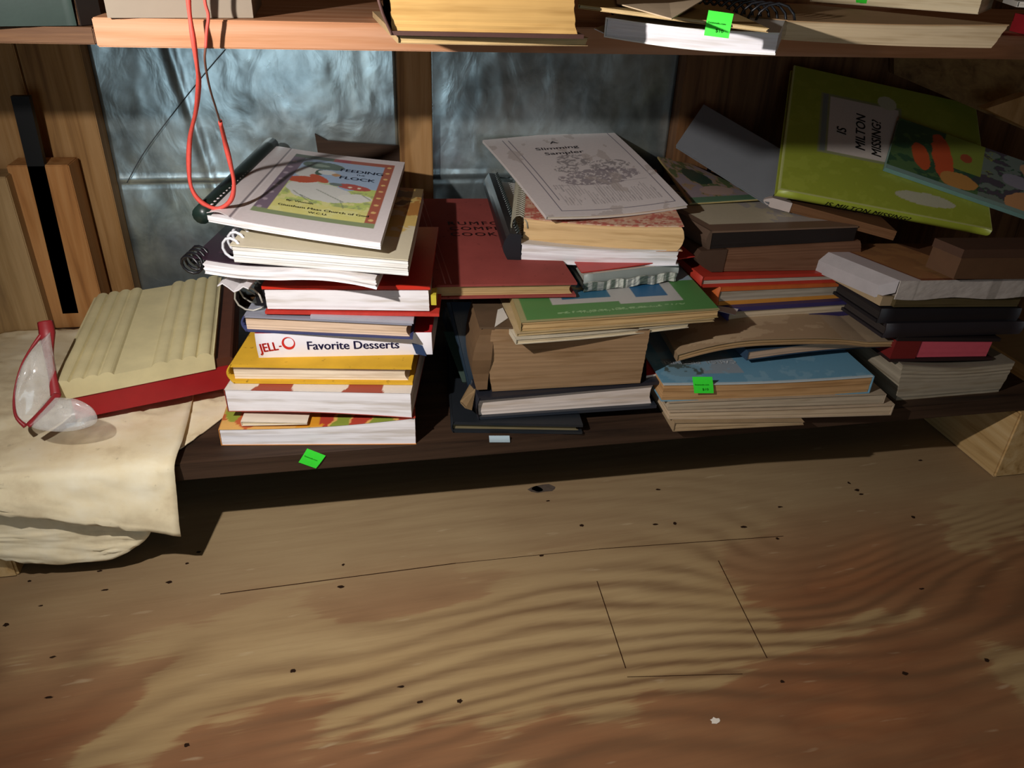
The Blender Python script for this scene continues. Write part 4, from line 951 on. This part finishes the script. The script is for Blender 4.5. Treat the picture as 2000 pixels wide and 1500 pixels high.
paperback(s, mat_plain('a88b55', .6, .3), mat_pages('cdb68a', .88), 'L', nw=3); UT = s
sticker(UT.root, [Yp(1384, 20, s.P[0][1]*.35+s.P[1][1]*.65-.004), Yp(1433, 27, s.P[0][1]*.35+s.P[1][1]*.65-.012), Yp(1423, 75, s.P[0][1]*.35+s.P[1][1]*.65-.014), Yp(1375, 69, s.P[0][1]*.35+s.P[1][1]*.65-.006)], price='$10')
q = [Zp(1205, 6, .4905), Zp(1312, 36, .4895), Zp(1372, 0, .4925), Zp(1300, -40, .494), Zp(1200, -30, .493)]
V = q+[p-np.array([0, 0, .0006]) for p in q]; nV = 5
tag(mesh_obj('folded_page', V, [tuple(range(nV)), tuple(range(2*nV-1, nV-1, -1))]+[(i, i+nV, (i+1) % nV+nV, (i+1) % nV) for i in range(nV)], mat_plain('cdb595', .7, .15)), 'folded cream page lying on the tan covered book of the upper shelf', 'paper')
s = book('spiral_book', 'beige spiral bound book with black wire coil at the right of the upper shelf', (1532, 78), (1938, 94), (40, 48), (.4685, .4685), .17, group=UP, rot=33, bend=lambda u, v, w: -.001*np.sin(pi*u))
s.hull('page_block', mat_pages('cdb795', .88, 500), (0, 1), (0, 1), (0, .95), n=(20, 6, 14), jit=.0005, warp=lambda U, V, W_, O, a, b, c_: (U+.045*c_*(a > .5), V, W_, O))
s.hull('front_cover', mat_plain('a8865f', .6, .2), (.0, 1.045), (0, 1), (.95, 1.0), n=(12, 6, 1))
s.coil('coil_binding', 'L', WIRE_K, r=.0125, turns=22, wr=.0010, v=(.02, 1.0), cu=-.03, cw=.80); US = s
s = book('paperback_book', 'pale cream book lying on the spiral bound book of the upper shelf', (1583, 3), (1910, 28), (0, 0), (.4828, .4826), .11, group=UP, T=(.022, .022), rot=4)
paperback(s, mat_plain('bfae8c', .6), mat_pages('d9c8a6', .9), 'L', nw=14, jit=.0004, ct=.0006)
yy = s.P[0][1]*.7+s.P[1][1]*.3
sticker(s.root, [Yp(1668, -38, yy-.004), Yp(1710, -36, yy-.004), Yp(1703, 8, yy-.005), Yp(1672, 5, yy-.005)], lines=False)
s = book('magazine', 'glossy red magazine edge at the top right corner of the photo', (1972, 60), (2040, 78), (20, 20), (.4685, .4685), .09, T=.014, cat='magazine', rot=10)
paperback(s, mat_plain('9c1f2a', .3, .3, .5), mat_pages('b8a8a0', .85), 'F', nw=4)
s = book('booklet', 'light grey booklet corner above the red magazine', (1925, -6), (1986, 14), (0, 0), (.4915, .4905), .08, T=.004, rot=0)
paperback(s, mat_plain('b8b4ac', .6, .1), mat_pages('c9c2b8', .9), 'F', nw=3)
# storage box
s = book('storage_box', 'flat grey cardboard box standing on the orange pine shelf', (210, 35), (495, 35), (0, 0), (.4683, .4683), .12, T=.055, cat='box', rot=-11)
s.hull('box_body', mat_plain('8f8272', .7, .1, .2, scale=30), w=(0, .8), n=(6, 4, 4)); s.hull('lid', mat_plain('8f8272', .7, .1, .2, scale=30), (-.008, 1.008), (-.008, 1.008), (.8, 1), n=(6, 4, 2))
s = book('hardcover_book', 'dark green book at the top left corner of the photo', (-60, 52), (150, 50), (0, 0), (.4620, .4620), .12, T=.05, group=UP)
hardback(s, mat_plain('27352f', .6, .2), mat_pages('3b4640', .8), 'F', bt=.003, bulge=.003)
s = book('paperback_book', 'black dog eared book between the dark green book and the grey box', (158, 50), (200, 46), (0, 0), (.4620, .4620), .10, T=.04)
paperback(s, mat_plain('1b1512', .6, .3), mat_pages('4a3524', .6), 'F', nw=5)

# ================================================================== RED CORD
cy = -.016
red = [(366, -60), (368, 0), (372, 40), (378, 80), (385, 130), (388, 160), (383, 215), (371, 270), (369, 330), (375, 370), (395, 396), (425, 407), (450, 392), (457, 360), (450, 320), (440, 280), (430, 238)]
root = empty('cord_loop', np.array([[1, 0, 0, -.09], [0, 1, 0, cy], [0, 0, 1, .48], [0, 0, 0, 1.]]), 'red cord loop hanging from the upper shelf onto the topmost comb bound book', 'cord')
Mi_ = np.linalg.inv(np.array(root.matrix_world))
RC = mat_plain('e2564a', .6, .25, .3, scale=300)
def cyy(y):
    t = min(1, max(0, (y-95)/200)); return cy+.102*t*t*(3-2*t)
pts = smooth_path([Yp(x, y, cyy(y)) for i, (x, y) in enumerate(red)], 6)
tube('cord', pts, [(.0027+.0004*sin(i*.45))*(1+.9*max(0, p[1])/.55) for i, p in enumerate(pts)], RC, root, 8, Mi_, flat=.6)
pts = smooth_path([Yp(x, y, cy) for x, y in ((400, -60), (400, 0), (407, 30), (404, 60), (402, 93))], 5)
tube('cord', pts, .0018, RC, root, 8, Mi_, flat=.6)
pts = smooth_path([Yp(x, y, cyy(y)) for x, y in ((402, 88), (400, 115), (405, 150), (412, 180), (422, 212), (431, 242))], 5)
o = tube('string', pts, .0008, mat_plain('6b4436', .7, .2), root, 6, Mi_); o['label'] = 'thin brown string between the red ends'

# ================================================================== CANVAS CLOTH
def m_canvas():
    m, nt, b = _new('canvas_cloth'); v = coords(nt)
    f = noise(nt, v, 22, 6, .6); f2 = noise(nt, v, 7, 4, .5)
    col = ramp(nt, f, [(.32, 'd3c09c'), (.5, 'ebdcb8'), (.7, 'f2e8cc')])
    col = mix(nt, ramp(nt, f2, [(.56, '000000'), (.72, '999999')]), col, lin('a58a63'))
    s1 = noise(nt, v, 120, 3); col = mix(nt, ramp(nt, s1, [(.68, '000000'), (.76, '888888')]), col, lin('6e5a40'))
    nt.links.new(col, b.inputs['Base Color']); b.inputs['Roughness'].default_value = .9; b.inputs['Specular IOR Level'].default_value = .1
    w = nt.nodes.new('ShaderNodeTexWave'); w.inputs['Scale'].default_value = 900; nt.links.new(v, w.inputs['Vector'])
    bump(nt, b, math_(nt, 'ADD', math_(nt, 'MULTIPLY', w.outputs['Fac'], .2), noise(nt, v, 60, 5)), .35, .0008); return m
CAN = m_canvas()
def drape(name, x0, x1, prof, parent, seed=0, amp=.004, nx=70, nt_=90, xr=None, thick=.0012, label=None, skew=None):
    """prof: list of (y, z) from the wall to the hanging hem; xr(t)->right edge x."""
    P = smooth_path([np.array([0, y, z]) for y, z in prof], 12); L = [0]
    for i in range(1, len(P)): L.append(L[-1]+np.linalg.norm(P[i]-P[i-1]))
    L = np.array(L); PA = np.array(P); tt = np.linspace(0, L[-1], nt_+1)
    yy = np.interp(tt, L, PA[:, 1]); zz = np.interp(tt, L, PA[:, 2]); V = []; Fc = []
    for j in range(nt_+1):
        t = j/nt_; xe = x1 if xr is None else xr(t)
        for i in range(nx+1):
            a = i/nx; x = x0+(xe-x0)*a
            n1 = float(fbm(x*16+seed, t*7+seed, 4))-.5; n2 = abs(float(fbm(x*34+seed*3, t*16, 3))-.5)
            n3 = abs(float(fbm(x*22+t*9+seed*5, t*11-x*20, 2))-.5)
            up = amp*(2.4*n1)+amp*1.6*(.20-n2)-amp*.9*np.exp(-(n3/.02)**2); y, z = yy[j], zz[j]
            if skew is not None: dy, dz = skew(a, t); y += dy; z += dz
            hang = min(1, max(0, (t-.62)/.1)) if prof[-1][1] < .1 else 0
            V.append((x, y-abs(up)*hang*1.2, z+max(up, -.0006)*(1-hang)))
    for j in range(nt_):
        for i in range(nx):
            a = j*(nx+1)+i; Fc.append((a, a+nx+1, a+nx+2, a+1))
    o = mesh_obj(name, V, Fc, CAN, parent, None if parent is None else np.linalg.inv(np.array(parent.matrix_world)), smooth=True)
    md = o.modifiers.new('thick', 'SOLIDIFY'); md.thickness = thick; md.offset = -1
    if label: o['label'] = label
    return o
cl = empty('canvas_cloth', np.array([[1, 0, 0, -.30], [0, 1, 0, .1], [0, 0, 1, .108], [0, 0, 0, 1.]]), 'folded stained cream canvas cloth hanging over the left end of the lower shelf', 'cloth')
drape('top_fold', -.60, -.175, [(.285, .112), (.20, .112), (.10, .113), (.03, .116), (.0, .1165), (-.012, .110), (-.020, .085), (-.026, .066), (-.028, .050)], cl, 1.0, .0035,
      xr=lambda t: -.182+.012*min(1, t*1.4)-.012*max(0, (t-.72)), skew=lambda a, t: (-.012*max(0, .75-a)*min(1, t*1.5), .13*(1-a)*min(1, max(0, (t-.80)/.2))+.02*(1-a)*max(0, sin(pi*t))))
drape('lower_fold', -.60, -.245, [(.02, .1085), (-.004, .1080), (-.012, .09), (-.014, .05), (-.018, .026), (-.016, .020)], cl, 5.0, .002,
      xr=lambda t: -.20-.045*max(0, (t-.7)/.3)**2, skew=lambda a, t: (-.012*max(0, .75-a), .11*max(0, .88-a)*max(0, t-.6)/.4))
drape('side_fold', -.20, -.135, [(.17, .108), (.10, .1095), (.05, .1095), (.022, .1095)], cl, 8.0, .0022, nx=30, nt_=40,
      xr=lambda t: -.132-.040*max(0, (t-.55)/.45))

# ================================================================== RIDGED PLASTIC BOX
zb = .1335
q0 = Zp(150, 815, .1235); q1 = Zp(428, 748, .1195)
U = q1-q0; U[2] = 0; Wd = np.linalg.norm(U); U = U/Wd
FLt = Zp(127, 778, .152); FRt = Zp(402, 722, .150)
Bk = at_dist(205, 612, FLt, .185, True)
s = Slab('plastic_recipe_box', 'dusty plastic box with ridged cream lid and red base lying on the canvas cloth', 'box', FLt-np.array([0, 0, .022]), FRt+np.array([.012, .006, -.025]), Bk-np.array([0, 0, .018]), Bk+(FRt-FLt)*1.0+np.array([.008, .004, -.019]), .0225, .0245); s.top = (0, 0)
CRM = mat_plain('dccfa0', .55, .30, .25, scale=30); REDP = mat_plain('a01c22', .4, .2, .4)
def lidprof(a):
    r = np.zeros_like(a)
    for c0, c1, k in ((.02, .36, 4), (.60, .98, 4)):
        m_ = (a >= c0) & (a <= c1); t = (a-c0)/(c1-c0)*k; r = np.where(m_, .0038*np.sqrt(np.clip(1-(2*(t % 1)-1)**2, 0, 1)), r)
    return r
W, D, T = s.W, s.D, s.T
s.hull('base', REDP, (.03, 1.05), (-.01, 1), (0, 1), n=(12, 8, 14), warp=lambda U, V, W_, O, a, b, c: (U+np.where(a == 1, .016*np.abs(np.sin(c*pi*4)), 0), V, W_, O))
s.hull('lid', CRM, (-.06, .965), (-.02, 1.0), (1, 1), o=(.0004, .0165), n=(96, 20, 6),
       warp=lambda U, V, W_, O, a, b, c: (U, V, W_, O+(lidprof(a)-.0006)*(c > .95)+.0004*np.sin(c*20)*(a > .99)))
s.hull('side_ridges', mat_plain('5c3424', .6, .35, .15), (.955, 1.09), (.0, .99), (.3, 1), o=(0, .009), n=(3, 8, 18), warp=lambda U, V, W_, O, a, b, c: (U+np.where(a == 1, .018*np.abs(np.sin(c*pi*5))-.02*c, 0), V, W_, O), label='grimy ridged side, darkened in colour for its shade')  # dirty red side with its shade put into the brown

# ================================================================== SAFETY GOGGLES
def m_clear():
    m, nt, b = _new('clear_plastic'); b.inputs['Base Color'].default_value = (.86, .84, .80, 1); b.inputs['Roughness'].default_value = .12
    b.inputs['Transmission Weight'].default_value = .0; b.inputs['Alpha'].default_value = .22; b.inputs['Specular IOR Level'].default_value = .9
    f = noise(nt, coords(nt), 90, 5); nt.links.new(math_(nt, 'MULTIPLY_ADD', f, .42, .10), b.inputs['Alpha'])
    b.inputs['Coat Weight'].default_value = .6; return m
CLR = m_clear(); GRED = mat_plain('93282c', .4, .15, .4)
g = empty('safety_goggles', np.array([[1, 0, 0, -.31], [0, 1, 0, .03], [0, 0, 1, .125], [0, 0, 0, 1.]]), 'clear safety goggles with red frame lying on the canvas cloth left of the ridged box', 'goggles')
gi = np.linalg.inv(np.array(g.matrix_world))
def GP(x, y, dy): return Yp(x, y, dy)
def patch(name, rim, centre, depth, mat, rings=8):
    R = smooth_path([GP(*p) for p in rim+[rim[0]]], 6)[:-1]; c = GP(*centre); n = len(R); V = []; Fc = []
    dirn = (CAM-c)/np.linalg.norm(CAM-c)*.6+np.array([0, 0, .8])
    for k in range(rings+1):
        f = 1-k/rings
        for p in R: V.append(c+(p-c)*f+dirn*depth*(1-f*f))
    for k in range(rings):
        for i in range(n):
            a = k*n+i; b = k*n+(i+1) % n; Fc.append((a, b, b+n, a+n))
    o = mesh_obj(name, V, Fc, mat, g, gi, smooth=True); md = o.modifiers.new('thick', 'SOLIDIFY'); md.thickness = .0009; return o
patch('lens', [(98, 648, .075), (70, 672, .07), (42, 715, .05), (28, 770, .035), (32, 812, .03), (52, 832, .028), (85, 803, .035), (107, 775, .045), (112, 730, .055), (104, 690, .065)], (66, 750, .05), .012, CLR)
patch('lens', [(109, 778, .030), (150, 782, .020), (182, 800, .015), (188, 825, .010), (150, 840, .005), (100, 842, .004), (62, 832, .012), (85, 804, .02)], (130, 812, .02), .010, CLR)
def bar_(name, P, w, fl=.45, mat=GRED, n=8):
    pts = smooth_path([GP(*p) for p in P], 5); ww = np.interp(np.linspace(0, 1, len(pts)), np.linspace(0, 1, len(w)), w); return tube(name, pts, list(ww), mat, g, n, gi, flat=fl)
bar_('frame', [(88, 628, .085), (92, 650, .078), (95, 690, .066), (103, 735, .052), (109, 772, .040)], [.0062, .0066, .0040, .0034, .0044])
bar_('nose_bridge', [(112, 770, .038), (98, 790, .028), (78, 810, .020), (54, 832, .012)], [.0040, .0048, .0040, .0030])
bar_('lens_rim', [(84, 650, .078), (60, 682, .066), (40, 720, .05), (28, 772, .035), (31, 812, .030), (50, 833, .026)], [.0022, .0012, .0010, .0010, .0014, .0022], 1.0)

# small scraps between the stacks
def wedge(name, px, z, label, cat, mat, th=.002, side=None):
    P = [Zp(x, y, z+dz) for x, y, dz in px]; V = [p+np.array([0, 0, th]) for p in P]+P; n = len(P)
    o = mesh_obj(name, V, [tuple(range(n)), tuple(range(2*n-1, n-1, -1))]+[(i, i+n, (i+1) % n+n, (i+1) % n) for i in range(n)], [mat, side or mat], mi=[0, 1]+[1]*n)
    return tag(o, label, cat)
wedge('booklet', [(1262, 738, 0), (1301, 731, 0), (1286, 704, 0), (1262, 690, 0)], .150, 'red booklet corner poking out between the navy and the sky blue books', 'booklet', mat_plain('b32a2a', .5), .0025, mat_plain('d8cfc8', .5))
wedge('paper_tag', [(1404, 608, 0), (1436, 616, 0), (1442, 604, 0), (1402, 598, 0)], .196, 'white paper tag sticking out by the purple hardcover', 'paper', mat_plain('bfbcc0', .6), .0005)
wedge('paper_scrap', [(966, 640, 0), (992, 622, 0), (982, 602, 0), (972, 606, 0)], .2135, 'white paper corner left of the green covered booklet', 'paper', mat_plain('cfcac0', .6), .0006)
